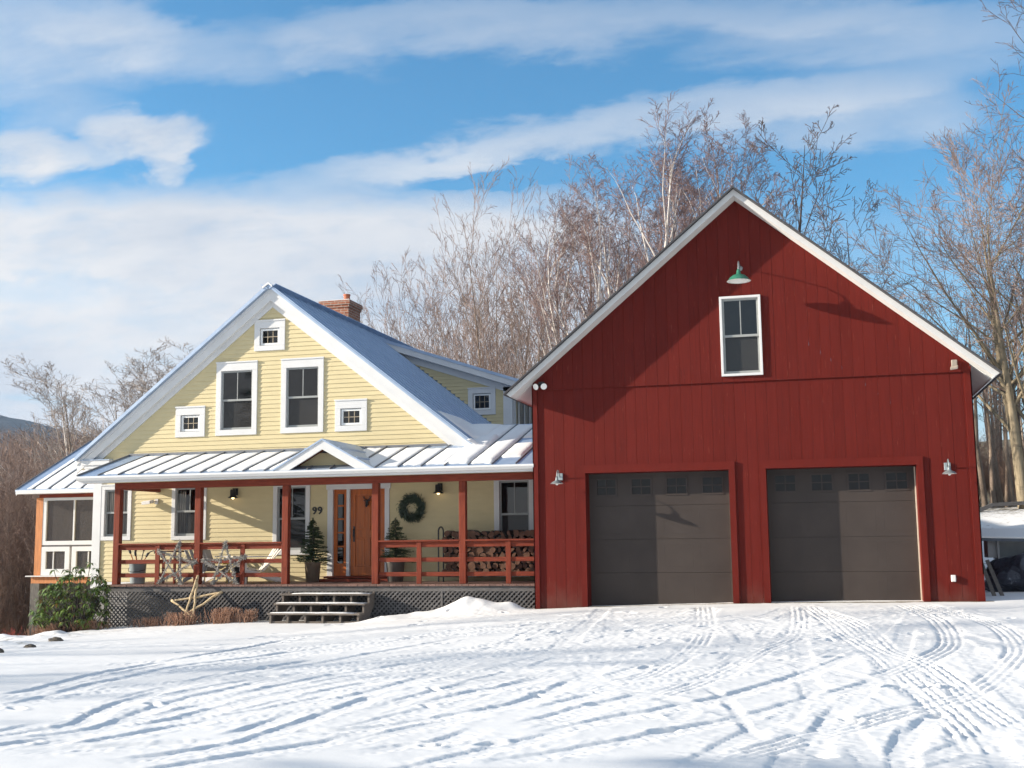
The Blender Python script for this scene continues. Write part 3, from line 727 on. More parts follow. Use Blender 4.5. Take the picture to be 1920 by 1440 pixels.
w = MB(); w.box(-14.95, xr, 22.62, 22.66, -1.0, -.896); w.build('rim_board', M['grey_wood'], house)
w = MB(); zl, zh, ya, yb = -1.80, -.985, 22.625, 22.633; xa, xb = -14.95, xr
H = zh-zl; s = -14.95-H
for dr, yy in ((1, ya), (-1, yb+.001)):
    k = xa-H
    while k < xb+H:
        # strip centre line from (k,zl) to (k+dr*H,zh), clipped in x
        p0, p1 = (k, zl), (k+dr*H, zh)
        if dr < 0: p0, p1 = (k+H, zl), (k, zh)
        (x0_, z0_), (x1_, z1_) = p0, p1
        def clip(xc): return z0_+(z1_-z0_)*(xc-x0_)/(x1_-x0_)
        lo, hi = min(x0_,x1_), max(x0_,x1_)
        a, b = max(lo, xa+.02), min(hi, xb-.02)
        if b-a > .03: w.bar((a, yy, clip(a)), (b, yy, clip(b)), .036, .007, (0,1,0)) if False else w.bar((a, yy, clip(a)), (b, yy, clip(b)), .030, .007, (0,-1,0))
        k += .097
w.box(-14.96, -14.90, 22.605, 22.65, -1.95, -.90); w.box(-7.36, -7.325, 22.612, 22.65, -1.7, -.985)
w.build('lattice_skirt', M['grey_wood'], house)
w = MB(); w.box(-14.9, xr, 23.4, 23.45, -1.9, -.9); w.build('crawlspace_shade_sheet', M['dark'], house)  # dark backing for the lattice holes; shade under the deck put into its colour
# steps
tr = [(22.30,-1.030),(22.02,-1.205),(21.74,-1.383)]
w = MB(); sx0, sx1 = -10.68, -8.76
for k, (yf, z) in enumerate(tr): w.box(sx0-.02, sx1+.02, yf, yf+.285, z-.036, z)
w.box(sx0, sx1, 21.80, 21.86, -1.62, -1.545)
st = w.build('porch_steps', M['grey_step'], house, bevel=.004)
for i in range(6):
    x = sx0+.01+(sx1-sx0-.06)*i/5; m = MB()
    m.prism_x([(22.34,-1.066),(22.34,-1.241),(22.06,-1.241),(22.06,-1.419),(21.78,-1.419),(21.78,-1.62),(22.2,-1.62),(22.62,-1.25),(22.62,-1.0),(22.6,-1.066)][::-1], x, x+.04)
    m.build('stringer', M['grey_step'], st)
# front door with sidelight
w = MB()
for a, b in ((-10.59,-10.46), (-10.135,-10.06), (-9.235,-9.127)): w.box(a, b, YH-.04, YH+.06, -.745, 1.16)
w.box(-10.62, -9.10, YH-.045, YH+.06, 1.16, 1.30)
w.build('door_casing', M['white'], house, bevel=.004)
w = MB(); dy = YH+.03
ring(w, -10.06, -9.235, -.74, 1.16, .115, .13, .2, dy, dy+.04); w.box(-9.70,-9.595, dy, dy+.04, -.54, 1.03); w.box(-9.945,-9.35, dy+.001, dy+.04, .10, .25)
w.box(-9.95,-9.34, dy+.022, dy+.04, -.55, 1.04)
for a, b in ((-9.915,-9.73),(-9.565,-9.38)):
    for c, d in ((-.50,.06),(.29,.99)): w.box(a, b, dy+.010, dy+.03, c, d)
door = w.build('front_door', M['door'], house, bevel=.006)
w = MB(); w.box(-9.995, -9.955, dy-.012, dy, .0, .34); w.tube([(-9.975, dy-.01, .10),(-9.975, dy-.06, .12),(-9.975, dy-.06, .26),(-9.975, dy-.01, .28)], .011, 8); w.build('door_handle', M['iron'], door)
w = MB(); ring(w, -10.46, -10.135, -.74, 1.16, .085, .10, .27, dy, dy+.04)
for z in (-.10, .205, .505, .80): w.box(-10.375, -10.22, dy+.004, dy+.036, z-.018, z+.018)
sl = w.build('sidelight', M['door'], house, bevel=.004)
MB().quad((-10.375, dy+.02, -.47), (-10.22, dy+.02, -.47), (-10.22, dy+.02, 1.06), (-10.375, dy+.02, 1.06)).build('pane', M['glass'], sl)
w = MB(); w.box(-10.62, -9.10, YH-.16, YH+.06, -.79, -.745); w.box(-10.75, -9.0, YH-.34, YH-.02, -.858, -.80); w.build('door_sill', M['stain_h'], house, bevel=.004)
def digit(ch, x, z, h, y):
    cu = bpy.data.curves.new('house_number', 'FONT'); cu.body = ch; cu.size = h/.72; cu.extrude = .008; cu.offset = .004
    tmp = bpy.data.objects.new('tmp', cu); COL.objects.link(tmp); dg = bpy.context.evaluated_depsgraph_get()
    me = bpy.data.meshes.new_from_object(tmp.evaluated_get(dg)); bpy.data.objects.remove(tmp); bpy.data.curves.remove(cu)
    me.transform(Matrix.Rotation(PI/2, 4, 'X')); o = bpy.data.objects.new('house_number', me)
    xs = [v.co.x for v in me.vertices]; me.transform(Matrix.Translation((-min(xs), 0, 0)))
    me.materials.clear(); me.materials.append(M['black']); COL.objects.link(o); o.parent = house
    o.location = Vector((x, y, z))-house.location
digit('9', -10.955, .625, .165, YH-.028); digit('9', -10.825, .625, .165, YH-.028)
# ------------------------------------------------------------------ sunroom on the left side
SY, SE = 26.75, 26.4
sc = SY/26.0
w = MB(); SZ = lambda y: 1.44+.477*(y-SE)
a, b = -20.2, -16.4
w.slab((a, SE, SZ(SE)), (b, SE, SZ(SE)), (b, SE+3.2, SZ(SE+3.2)), (a, SE+3.2, SZ(SE+3.2)), (0,0,-.05))
w.slab((a, SE+3.2, SZ(SE+3.2)), (b, SE+3.2, SZ(SE+3.2)), (b, SE+6.4, SZ(SE)), (a, SE+6.4, SZ(SE)), (0,0,-.05))
srf = w.build('sunroom_roof', M['roof'], house); w = MB()
SRX = [a+.03, a+.52, a+1.0, a+1.48, a+1.96, a+2.44, a+2.92]
for x in SRX: w.bar((x, SE, SZ(SE)+.012), (x, SE+3.2, SZ(SE+3.2)+.012), .018, .034)
w.build('standing_seam', M['seam'], srf)
w = MB(); w.box(a+.02, b, SE-.005, SE+.03, 1.33, 1.425); w.box(a+.02, b, SE+.03, SY, 1.33, 1.35); w.slab((a+.03, SE, SZ(SE)-.14), (a+.03, SE+3.2, SZ(SE+3.2)-.14), (a+.03, SE+3.2, SZ(SE+3.2)-.05), (a+.03, SE, SZ(SE)-.05), (.03,0,0)); w.build('sunroom_fascia', M['white'], house)
w = MB(); w.box(-19.72, -16.4, SY, SY+.13, 1.235, 1.34); w.build('sunroom_beam', M['stain_h'], house)
MB().box(-19.80, -19.60, SY+.002, SY+.15, -.78, 1.235).build('sunroom_post', M['orange_v'], house); MB().box(-19.80, -19.66, 30, 30.15, -.78, 1.3).build('sunroom_post', M['orange_v'], house)
w = MB(); ring(w, -19.60, -16.45, .01, 1.232, .10, .07, .105, SY+.01, SY+.11); w.box(-18.70, -18.66, SY+.02, SY+.1, .115, 1.162); uf = w.build('sunroom_window', M['white'], house)
MB().quad((-19.5, SY+.06, .115), (-16.5, SY+.06, .115), (-16.5, SY+.06, 1.162), (-19.5, SY+.06, 1.162)).build('pane', M['porch_screen'], uf)
for p, q in ((-19.60, -18.765), (-18.70, -17.6), (-17.56, -16.5)):
    w = MB(); ring(w, p, q, -.77, -.035, .135, .12, .165, SY+.005, SY+.09); w.box((p+q)/2-.09, (p+q)/2-.06, SY+.03, SY+.07, -.605, -.155); f = w.build('sunroom_window', M['white'], house, bevel=.004)
    MB().quad((p+.13, SY+.05, -.61), (q-.13, SY+.05, -.61), (q-.13, SY+.05, -.15), (p+.13, SY+.05, -.15)).build('pane', M['porch_screen'], f)
w = MB(); w.box(-19.6, -16.45, SY+.02, SY+.1, -.04, .012); w.build('sunroom_rail', M['grey_wood'], house)
w = MB(); w.box(-19.98, -16.45, SY-.10, SY+.12, -.80, -.772); w.build('sunroom_sill', M['white'], house)
w = MB(); w.box(-19.86, -16.45, SY-.02, SY+.12, -.97, -.80); w.box(-19.86,-16.5,SY+.12,30.5,-.97,-.82); w.build('sunroom_floor_beam', M['orange_v'], house)
w = MB(); w.box(-19.86, -19.60, SY-.03, SY+.2, -4, -.97); w.box(-19.5,-16.5, SY+.3, SY+.34, -3.5, -.97); w.build('sunroom_pier', M['grey_wood_v'], house)
w = MB(); w.quad((-19.7, 30.2, -.8), (-16.5, 30.2, -.8), (-16.5, 30.2, 1.35), (-19.7, 30.2, 1.35)); w.build('sunroom_rear_wall', M['room'], house)
w = MB(); w.box(-17.95, -17.70, SY+.35, SY+.5, -.78, 1.3); w.build('sunroom_inner_post', M['stain_v'], house)
w = MB(); w.slab((-17.15,SY-.14,-1.0),(-16.98,SY-.14,-1.0),(-16.55,SY-.02,-.15),(-16.72,SY-.02,-.15),(0,.03,0)); w.build('brace_board', M['orange_v'], house)
# ------------------------------------------------------------------ thin snow lying on the roofs and treads
def snow_patch(mb, pts2, f, t, seed=0):
    """pts2: (u0,u1,v0,v1) rectangle in roof coords, soft irregular edges; f(u,v)->(x,y,z)"""
    u0, u1, v0, v1 = pts2; nu, nv = 7, 16
    top = []; bot = []
    for j in range(nv+1):
        for i in range(nu+1):
            a, b = i/nu, j/nv
            ee = .06*(mnoise.noise(Vector((u0*3+i*.9, v0+seed, 1)))+.6*mnoise.noise(Vector((i*2.1+u0*7, seed+3, 2))))
            v = v0+(v1-v0)*b + (ee*(1-b) if j < nv/2 else -ee*b)
            u = u0+(u1-u0)*a + .012*mnoise.noise(Vector((j*.8, u0*5, seed)))*(1 if i in (0, nu) else 0)
            x, y, z = f(u, v)
            e = min(a, 1-a)*nu; g = min(b, 1-b)*nv; h = t*min(1, .25+.75*min(e, 1.2))*min(1, .2+.8*min(g, 1.3))*(1+.35*mnoise.noise(Vector((u*3, v*3, seed))))
            top.append((x, y, z+h)); bot.append((x, y, z-.004))
    n = nu+1; base = len(mb.v); mb.v += top+bot; k = len(top)
    for j in range(nv):
        for i in range(nu):
            p = base+j*n+i; mb.f.append((p, p+1, p+n+1, p+n))
    ed = [i for i in range(n)]+[j*n+nu for j in range(1, nv+1)]+[nv*n+i for i in range(nu-1, -1, -1)]+[j*n for j in range(nv-1, 0, -1)]
    for p, q in zip(ed, ed[1:]+ed[:1]): mb.f.append((base+p, base+p+k, base+q+k, base+q))
pf = lambda u, v: (u, v, PZ(v)+.003)
w = MB()
for i, x in enumerate(RIBX[:-1]):
    p, q = x+.013, x+.493-.013
    if i == 0: continue
    if -11.15 < x < -8.75:
        do = max(abs(p-gx), abs(q-gx)); yv = 22.5+(2.127-.56*do-1.5)/.29+.02
        if yv < 24.3: snow_patch(w, (p, q, max(yv,22.58), 24.36), pf, .018, i)
        continue
    if x < -7.9: snow_patch(w, (p, q, 22.56+.05*R.random(), 24.36-.06*R.random()-(.20 if x > -8.6 else 0)), pf, .018, i)
    elif x < -7.3: snow_patch(w, (p, q, 22.60, 24.15), pf, .022, i)
    elif x < -6.9: snow_patch(w, (p-.1, q, 22.62, 26.5), pf, .05, i)
    elif x < -6.4: snow_patch(w, (p, q, 22.55, 26.5), pf, .045, i)
    elif x < -5.9: snow_patch(w, (p, q, 23.05, 24.35), pf, .04, i); snow_patch(w, (p, q, 24.95, 26.5), pf, .04, i)
    else: snow_patch(w, (p, min(q, -5.42), 25.1, 26.5), pf, .04, i)
sf = lambda u, v: (u, v, max(PZ(v)+.003, AZ-SL*(u-AX)+.01))
snow_patch(w, (-8.15, -7.0, 24.75, 26.55), sf, .07, 77); snow_patch(w, (-7.2, -6.75, 24.0, 25.0), sf, .09, 78)
tag(w.build('roof_snow', M['snow'], smooth=True), 'thin white snow lying between the seams of the porch roof', 'snow', kind='stuff')
w = MB()
for i, x in enumerate(SRX[:-1]):
    if i == 0: snow_patch(w, (x+.30, x+.46, SE+.03, SE+2.2), lambda u, v: (u, v, SZ(v)+.003), .012, 40)
    else: snow_patch(w, (x+.013, x+.472, SE+.02, SE+2.9), lambda u, v: (u, v, SZ(v)+.003), .018, 41+i)
tag(w.build('roof_snow', M['snow'], smooth=True), 'thin snow lying on the low sunroom roof at the house corner', 'snow', kind='stuff')
w = MB()
for k, (yf, z) in enumerate(tr): snow_patch(w, (sx0+(.25 if k == 0 else .02), sx1-(.1 if k == 2 else .0), yf+.01, yf+.17), lambda u, v: (u, v, z+.001), .014, 60+k)
tag(w.build('step_snow', M['snow'], smooth=True), 'strips of snow left on the porch step treads', 'snow', kind='stuff')
# ------------------------------------------------------------------ the red barn garage
barn = thing('red_barn', 'red board barn garage with white rakes and two dark overhead doors', 'barn', (-1.31, YB, -1.25))
bx0, bx1, bm, bap, bs = -5.372, 2.750, -1.311, 6.463, .831
yb1 = 34.0; BF = 22.06
doors = [(-4.35, -1.61), (-.927, 1.743)]; dtop = 1.265
def barn_top(x): return bap-bs*abs(x-bm)+.02
w = MB(); BW = .203
def strip(x0, x1, z0, z1f, y0, y1, jt):
    # board with optional sloping top
    ta, tb = (z1f(x0), z1f(x1)) if callable(z1f) else (z1f, z1f)
    if min(ta, tb) <= z0+.01: 
        if max(ta, tb) <= z0+.02: return
        ta, tb = max(ta, z0+.005), max(tb, z0+.005)
    pts = [(x0, z0), (x1, z0), (x1, tb)]
    if x0 < bm < x1 and callable(z1f): pts.append((bm, z1f(bm)))
    pts.append((x0, ta)); w.prism_y(pts, y0-jt, y1)
x = bx0; wx0, wx1, wz0, wz1 = -1.64, -.93, 3.06, 4.53
while x < bx1-.005:
    bw = BW*R.uniform(.9,1.1); xe = min(x+bw, bx1); g = .0014
    a, b = x+g, xe-g
    jt = R.uniform(0, .003)
    # lower storey
    lo = [(a, b)]
    for d0, d1 in doors: lo = subtract(lo, d0-.01, d1+.01)
    for p, q in lo: strip(p, q, -1.42, 2.93, YB, YB+.02, jt)
    for d0, d1 in doors:
        p, q = max(a, d0-.01), min(b, d1+.01)
        if q-p > .005: strip(p, q, dtop, 2.93, YB, YB+.02, jt)
    # upper storey, standing 30 mm proud of the lower
    jt = R.uniform(0, .003)
    if b < wx0 or a > wx1: strip(a, b, 2.92, barn_top, YB-.03, YB+.02, jt)
    else:
        for p, q in subtract([(a, b)], wx0, wx1): strip(p, q, 2.92, barn_top, YB-.03, YB+.02, jt)
        p, q = max(a, wx0), min(b, wx1)
        if q > p: strip(p, q, 2.92, wz0, YB-.03, YB+.02, jt); strip(p, q, wz1, barn_top, YB-.03, YB+.02, jt)
    x = xe
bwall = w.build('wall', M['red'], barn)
w = MB()
back = MB()
w.box(bx0+.0, bx0+.1, YB+.021, yb1, -1.5, 3.05); w.box(bx1-.1, bx1, YB+.021, yb1, -1.5, 3.05)
w.prism_y([(bx0,-1.5),(bx1,-1.5),(bx1,3.05),(bm,6.4),(bx0,3.05)], yb1, yb1+.1); w.build('side_wall', M['redtrim'], barn)
w = MB(); w.box(bx0+.1, bx1-.1, YB+.8, YB+.82, 1.5, 6.0) if False else w.box(-2.4, -.2, YB+.9, YB+.95, 2.6, 5.0); w.box(bx0+.1, bx1-.1, YB+1.6, YB+1.65, -1.3, 2.4); w.build('interior_wall', M['dark'], barn)
w = MB()
w.box(bx0-.02, bx0+.085, YB-.040, YB+.02, -1.42, 2.919); w.box(bx0-.02, bx0-.0005, YB-.04, YB+.09, -1.42, 3.02)
w.build('corner_board', M['redtrim'], barn); w = MB()
w.box(bx1-.105, bx1+.02, YB-.040, YB+.02, -.70, 2.919); w.box(bx1-.105, bx1+.018, YB-.038, YB+.02, -1.42, -.706); w.box(bx1+.0005, bx1+.02, YB-.04, YB+.09, -1.42, 3.02)
w.build('corner_board', M['redtrim'], barn)
# roof
w = MB(); xo = 4.54; ra = 6.605
for sx in (-1, 1):
    q = [(bm, BF-.11, ra), (bm, yb1+.5, ra), (bm+sx*xo, yb1+.5, ra-bs*xo), (bm+sx*xo, BF-.11, ra-bs*xo)]
    if sx < 0: q = q[::-1]
    w.slab(*q, (0,0,-.035))
w.build('roof', M['shingle'], barn)
w = MB(); so = MB(); rf = MB()
for sx in (-1, 1):
    P = lambda d, z, y: (bm+sx*d, y, ra-bs*d+z)
    q = [P(0,-.16,BF), P(xo-.115,-.16,BF), P(xo-.03,-.036,BF), P(0,-.036,BF)]
    if sx < 0: q = q[::-1]
    w.slab(*q, (0,.03,0))
    q = [P(0,-.16,BF+.03), P(xo-.115,-.16,BF+.03), P(xo-.115,-.16,YB-.03), P(0,-.16,YB-.03)]
    if sx < 0: q = q[::-1]
    so.slab(*q, (0,0,.02))
    # eave soffit running back, with the eave board
    q = [P(4.04,-.165,YB-.03), P(xo-.115,-.165,YB-.03), P(xo-.115,-.165,yb1), P(4.04,-.165,yb1)]
    if sx < 0: q = q[::-1]
    so.slab(*q, (0,0,.02))
    q = [P(xo-.115,-.165,BF+.03), P(xo-.03,-.036,BF+.03), P(xo-.03,-.036,yb1), P(xo-.115,-.165,yb1)]
    if sx > 0: q = q[::-1]
    w.slab(*q, (-sx*.02,0,-.013))
w.build('rake_board', M['white'], barn); so.build('soffit', M['white2'], barn)
# gable window
window(barn, YB-.03, -1.672, -.899, 3.028, 4.566, .045, .045, .045, 'barn', casing='white', sashm='sash', proud=.05)
# garage doors
for (d0, d1) in doors:
    w = MB()
    w.box(d0-.105, d0, YB-.042, YB+.03, -1.42, dtop); w.box(d1, d1+.115, YB-.042, YB+.03, -1.42, dtop); w.box(d0-.105, d1+.115, YB-.045, YB+.03, dtop, dtop+.152)
    w.box(d0-.02, d0, YB+.03, YB+.40, -1.42, dtop+.02); w.box(d1, d1+.02, YB+.03, YB+.40, -1.42, dtop+.02); w.box(d0, d1, YB+.03, YB+.40, dtop, dtop+.02)
    cas = w.build('door_casing', M['redtrim'], barn)
    w = MB(); gy = YB+.34; n = 4; zs = [-1.30, -.655, -.015, .63, dtop]
    for k in range(4):
        z0, z1 = zs[k]+.0022, zs[k+1]-.0022
        L = d1-d0
        if k < 3:
            w.box(d0, d1, gy, gy+.04, z0, z1)
            for j in range(4):                    # shallow pressed panels
                a = d0+L*(j+.1)/4; b = d0+L*(j+.9)/4; ring(w, a, b, z0+.1, z1-.1, .010, .010, .010, gy-.0012, gy)
        else:
            wz0, wz1 = z0+.2, z1-.1
            w.box(d0, d1, gy, gy+.04, z0, wz0); w.box(d0, d1, gy, gy+.04, wz1, z1)
            e = [d0]
            for j in range(4):
                c = d0+L*(j+.5)/4; e += [c-.2, c+.2]
            e.append(d1)
            for j in range(0, 10, 2): w.box(e[j], e[j+1], gy, gy+.04, wz0, wz1)
    gd = w.build('garage_door', M['garage'], barn, bevel=.003)
    for j in range(4):
        c = d0+(d1-d0)*(j+.5)/4; f = MB()
        ring(f, c-.215, c+.215, wz0-.015, wz1+.015, .035, .035, .035, gy-.012, gy+.002)
        f.box(c-.18, c+.18, gy-.008, gy+.002, (wz0+wz1)/2-.01, (wz0+wz1)/2+.01); f.box(c-.01, c+.01, gy-.0085, gy+.002, wz0+.02, wz1-.02)
        f.quad((c-.2, gy+.012, wz0), (c+.2, gy+.012, wz0), (c+.2, gy+.012, wz1), (c-.2, gy+.012, wz1)) if False else None
        f.build('door_light', M['garage'], gd)
        MB().quad((c-.2, gy+.012, wz0), (c+.2, gy+.012, wz0), (c+.2, gy+.012, wz1), (c-.2, gy+.012, wz1)).build('pane', M['gpane'], gd)
    w = MB(); w.box(d1-.022, d1-.002, gy-.05, gy-.002, -1.3, dtop-.02); w.build('weatherstrip', M['tan'], barn)
# ------------------------------------------------------------------ lamps and small fittings
t = thing('gooseneck_lamp', 'green enamel gooseneck barn lamp above the gable window', 'lamp', (-1.255, YB-.03, 5.10))
lx, ly = -1.255, 21.85
w = MB(); w.tube([(lx,YB-.03,5.10),(lx,YB-.16,5.13),(lx,YB-.34,5.15),(lx,YB-.50,5.13),(lx,ly+.02,5.06),(lx,ly,4.98),(lx,ly,4.93)], .011, 8); w.lathe([(0,0),(.05,0),(.05,.02),(0,.02)], (lx,YB-.03,5.10), 16, (0,-1,0)); w.build('arm', M['galv'], t, smooth=True)
w = MB(); w.lathe([(.0,4.965),(.022,4.96),(.035,4.93),(.04,4.885),(.055,4.86),(.11,4.845),(.165,4.80),(.20,4.755),(.217,4.735),(.222,4.738)], (lx,ly,0), 40); w.build('shade', M['green'], t, smooth=True)
w = MB(); w.lathe([(.0,4.842),(.10,4.836),(.155,4.795),(.195,4.75),(.222,4.733)], (lx,ly,0), 40); w.build('shade_lining', M['enamel'], t, smooth=True)
def sconce(x, z, label):
    t = thing('barn_sconce', label, 'lamp', (x, YB, z), 'galvanised sconces beside the garage doors'); y = YB-.30
    w = MB(); w.box(x-.055, x+.055, YB-.035, YB, z-.06, z+.075); w.build('wall_plate', M['galv_soft'], t, bevel=.006)
    w = MB(); w.tube([(x,YB-.035,z),(x,YB-.08,z+.06),(x,YB-.14,z+.115),(x,YB-.21,z+.125),(x,YB-.27,z+.09),(x,y,z+.02),(x,y,z-.02)], .010, 8); w.build('arm', M['galv'], t, smooth=True)
    w = MB(); w.lathe([(0,z),(.02,z),(.026,z-.05),(.035,z-.075),(.085,z-.10),(.125,z-.135),(.128,z-.137)], (x,y,0), 32); w.build('shade', M['galv'], t, smooth=True)
    w = MB(); w.lathe([(0,z-.08),(.08,z-.105),(.122,z-.138)], (x,y,0), 32); w.blob((x,y,z-.135), (.03,.03,.035)); w.build('bulb', M['enamel'], t, smooth=True)
sconce(-4.855, 1.20, 'galvanised sconce left of the left garage door'); sconce(2.27, 1.21, 'galvanised sconce right of the right garage door')
t = thing('floodlight', 'twin-headed floodlight under the left eave of the red barn', 'floodlight', (-5.19, YB-.03, 3.05))
w = MB(); w.box(-5.25,-5.13, YB-.07, YB-.03, 3.0, 3.09); w.build('base', M['iron'], t, bevel=.01)
for sx in (-1, 1):
    a = Vector((-5.19+sx*.03, YB-.07, 3.02)); b = Vector((-5.19+sx*.09, YB-.22, 2.965)); d = (b-a).normalized()
    w = MB(); w.tube([a, a+d*.05], .02, 8); w.lathe([(0,.03),(.03,.03),(.045,.09),(.062,.15)], a, 20, d); h = w.build('lamp_head', M['iron'], t, smooth=True)
    w = MB(); w.lathe([(0,.155),(.05,.15),(.062,.148)], a, 20, d); w.build('lens', M['enamel'], h, smooth=True)
t = thing('security_light', 'small pale motion light under the right eave of the barn', 'light', (2.49, YB-.03, 3.07))
w = MB(); w.box(2.44, 2.54, YB-.09, YB-.03, 3.0, 3.14); w.build('body', M['beige'], t, bevel=.012)
w = MB(); w.slab((2.40,YB-.22,2.93),(2.53,YB-.22,2.95),(2.55,YB-.08,3.0),(2.42,YB-.08,2.98),(0,0,.04)); w.build('lamp_head', M['beige'], t, bevel=.01)
t = thing('outlet_box', 'grey weatherproof outlet box low on the barn wall', 'outlet', (2.262, YB, -.766))
w = MB(); w.box(2.22,2.30, YB-.05, YB, -.83, -.71); w.build('box', M['plastic'], t, bevel=.008)
w = MB(); w.box(2.228,2.292, YB-.062, YB-.05, -.825, -.715); w.build('cover', M['plastic'], t, bevel=.006)
def lantern(x, label):
    y = YH-.16; t = thing('porch_lantern', label, 'lamp', (x, YH-.02, 1.15), 'black lanterns on the porch wall')
    w = MB(); w.box(x-.05, x+.05, YH-.035, YH-.015, 1.08, 1.24); w.tube([(x,YH-.03,1.20),(x,y,1.23),(x,y,1.21)], .012, 6); w.build('bracket', M['black'], t)
    w = MB(); w.lathe([(0,1.215),(.055,1.21),(.066,1.19),(.068,1.06),(.075,1.055),(.115,1.025),(.118,1.02)], (x,y,0), 24); w.build('shade', M['black'], t, smooth=True)
    w = MB(); w.blob((x,y,1.03), (.035,.035,.04)); w.build('bulb', M['bulb'], t, smooth=True)
lantern(-12.845, 'lit black porch lantern between the two left windows'); lantern(-7.955, 'lit black porch lantern above and right of the wreath')
t = thing('wall_light', 'small beige box light on the yellow wall left of the lanterns', 'light', (-15.0, YH-.02, .96))
w = MB(); w.box(-14.90,-14.82, YH-.05, YH-.015, .92, 1.04); w.tube([(-14.86,YH-.05,.98),(-14.90,YH-.11,.97)], .018, 8); w.build('bracket', M['plastic'], t)
w = MB(); w.slab((-15.14,YH-.22,.90),(-14.92,YH-.22,.92),(-14.90,YH-.08,.95),(-15.12,YH-.08,.93),(0,0,.075)); w.build('lamp_head', M['plastic'], t, bevel=.008)
# wreath
t = thing('wreath', 'round evergreen wreath hanging on the yellow porch wall', 'wreath', (-8.59, YH-.03, .71))
w = MB(); r = random.Random(3)
for k in range(2600):
    a = r.uniform(0, 2*PI); rr = .21+r.gauss(0,.032); tw = r.uniform(0, 2*PI); q = abs(r.gauss(0,.035))
    c = Vector((-8.59+math.cos(a)*(rr+q*math.cos(tw)), YH-.075+q*math.sin(tw)*1.0, .71+math.sin(a)*(rr+q*math.cos(tw))))
    d = Vector((-math.sin(a), 0, math.cos(a)))*.8+Vector((math.cos(a)*r.uniform(-.8,1.4), r.uniform(-1,.3), math.sin(a)*r.uniform(-.8,1.4)))
    d.normalize(); L = r.uniform(.05,.11); s = d.cross(Vector((0,1,.3))).normalized()*.007
    c.y = min(c.y, YH-.03); e = c+d*L; e.y = min(e.y, YH-.025)
    w.add([c-s, c+s, e], [(0,1,2)])
w.build('greenery', M['wreath'], t)
w = MB(); w.tube([(-8.59+.2*math.cos(a), YH-.07, .71+.2*math.sin(a)) for a in np.linspace(0, 2*PI, 30)], .03, 8); w.build('ring', M['wreath'], t, smooth=True)
# antlered ornament on the door
t = thing('deer_ornament', 'dark antlered deer head hung on the orange front door', 'ornament', (-9.65, YH+.02, .86))
w = MB(); w.blob((-9.65, YH-.03, .85), (.038,.05,.075), nz=.1); w.blob((-9.65, YH-.07, .79), (.024,.045,.035))
for sx in (-1, 1): w.blob((-9.65+sx*.055, YH-.03, .90), (.03,.012,.014))
w.build('head', M['iron'], t, smooth=True)
for sx in (-1, 1):
    w = MB(); w.tube([(-9.65+sx*.02,YH-.02,.92),(-9.65+sx*.07,YH-.03,.945),(-9.65+sx*.10,YH-.03,1.0)], [.013,.011,.006], 6); w.tube([(-9.65+sx*.075,YH-.03,.95),(-9.65+sx*.055,YH-.04,1.0)], [.01,.005], 6); w.build('antler', M['iron'], t, smooth=True)
# ------------------------------------------------------------------ things on the porch
def spruce(loc, h, wd, pot, label, seed, sparse=1):
    x, y, z = loc; t = thing('potted_spruce', label, 'potted tree', loc, 'small spruces in pots by the front door'); r = random.Random(seed)
    p = MB(); p.lathe([(0,z),(pot*.82,z),(pot,z+.40),(pot+.015,z+.41),(pot+.015,z+.43),(pot-.02,z+.43),(pot-.03,z+.36),(0,z+.36)], (x,y,0), 28); p.build('pot', M['potwood'] if seed == 1 else M['grey_wood_v'], t, smooth=True)
    zt = z+.36; w = MB(); w.tube([(x,y,zt),(x+.01,y,zt+h*.6),(x,y,zt+h)], [.018,.012,.003], 6); w.build('trunk', M['bark_dark'], t)
    n = MB(); zz = zt+.06
    while zz < zt+h*.97:
        f = (zz-zt)/h; L = wd*(1-f)**.85*r.uniform(.75,1.15)+.03
        for k in range(r.randint(6,9)):
            a = r.uniform(0,2*PI); dr = Vector((math.cos(a), math.sin(a), r.uniform(-.15,.35)))
            steps = max(3, int(L/.014*sparse))
            for i in range(steps):
                c = Vector((x,y,zz))+dr*L*(i+1)/steps + Vector((0,0,-.03*(i/steps)))
                for q in range(7):
                    nd = (dr*.9+Vector((r.uniform(-1,1),r.uniform(-1,1),r.uniform(-.7,.9)))).normalized(); ln = r.uniform(.022,.042); s = nd.orthogonal().normalized()*.0055
                    n.add([c-s, c+s, c+nd*ln], [(0,1,2)])
        zz += .035
    for q in range(60):
        c = Vector((x, y, zt+h*r.uniform(.85,1))); nd = Vector((r.uniform(-1,1),r.uniform(-1,1),r.uniform(0,1))).normalized(); s = nd.orthogonal().normalized()*.004; n.add([c-s,c+s,c+nd*.05],[(0,1,2)])
    n.build('needles', M['needle'], t)
    return t
spruce((-10.78, 24.08, DZK), 1.02, .40, .175, 'full little spruce in a grey pot left of the front door', 1)
spruce((-8.86, 24.08, DZK), 1.0, .38, .20, 'thin little spruce in a dark pot right of the front door', 2, .6)
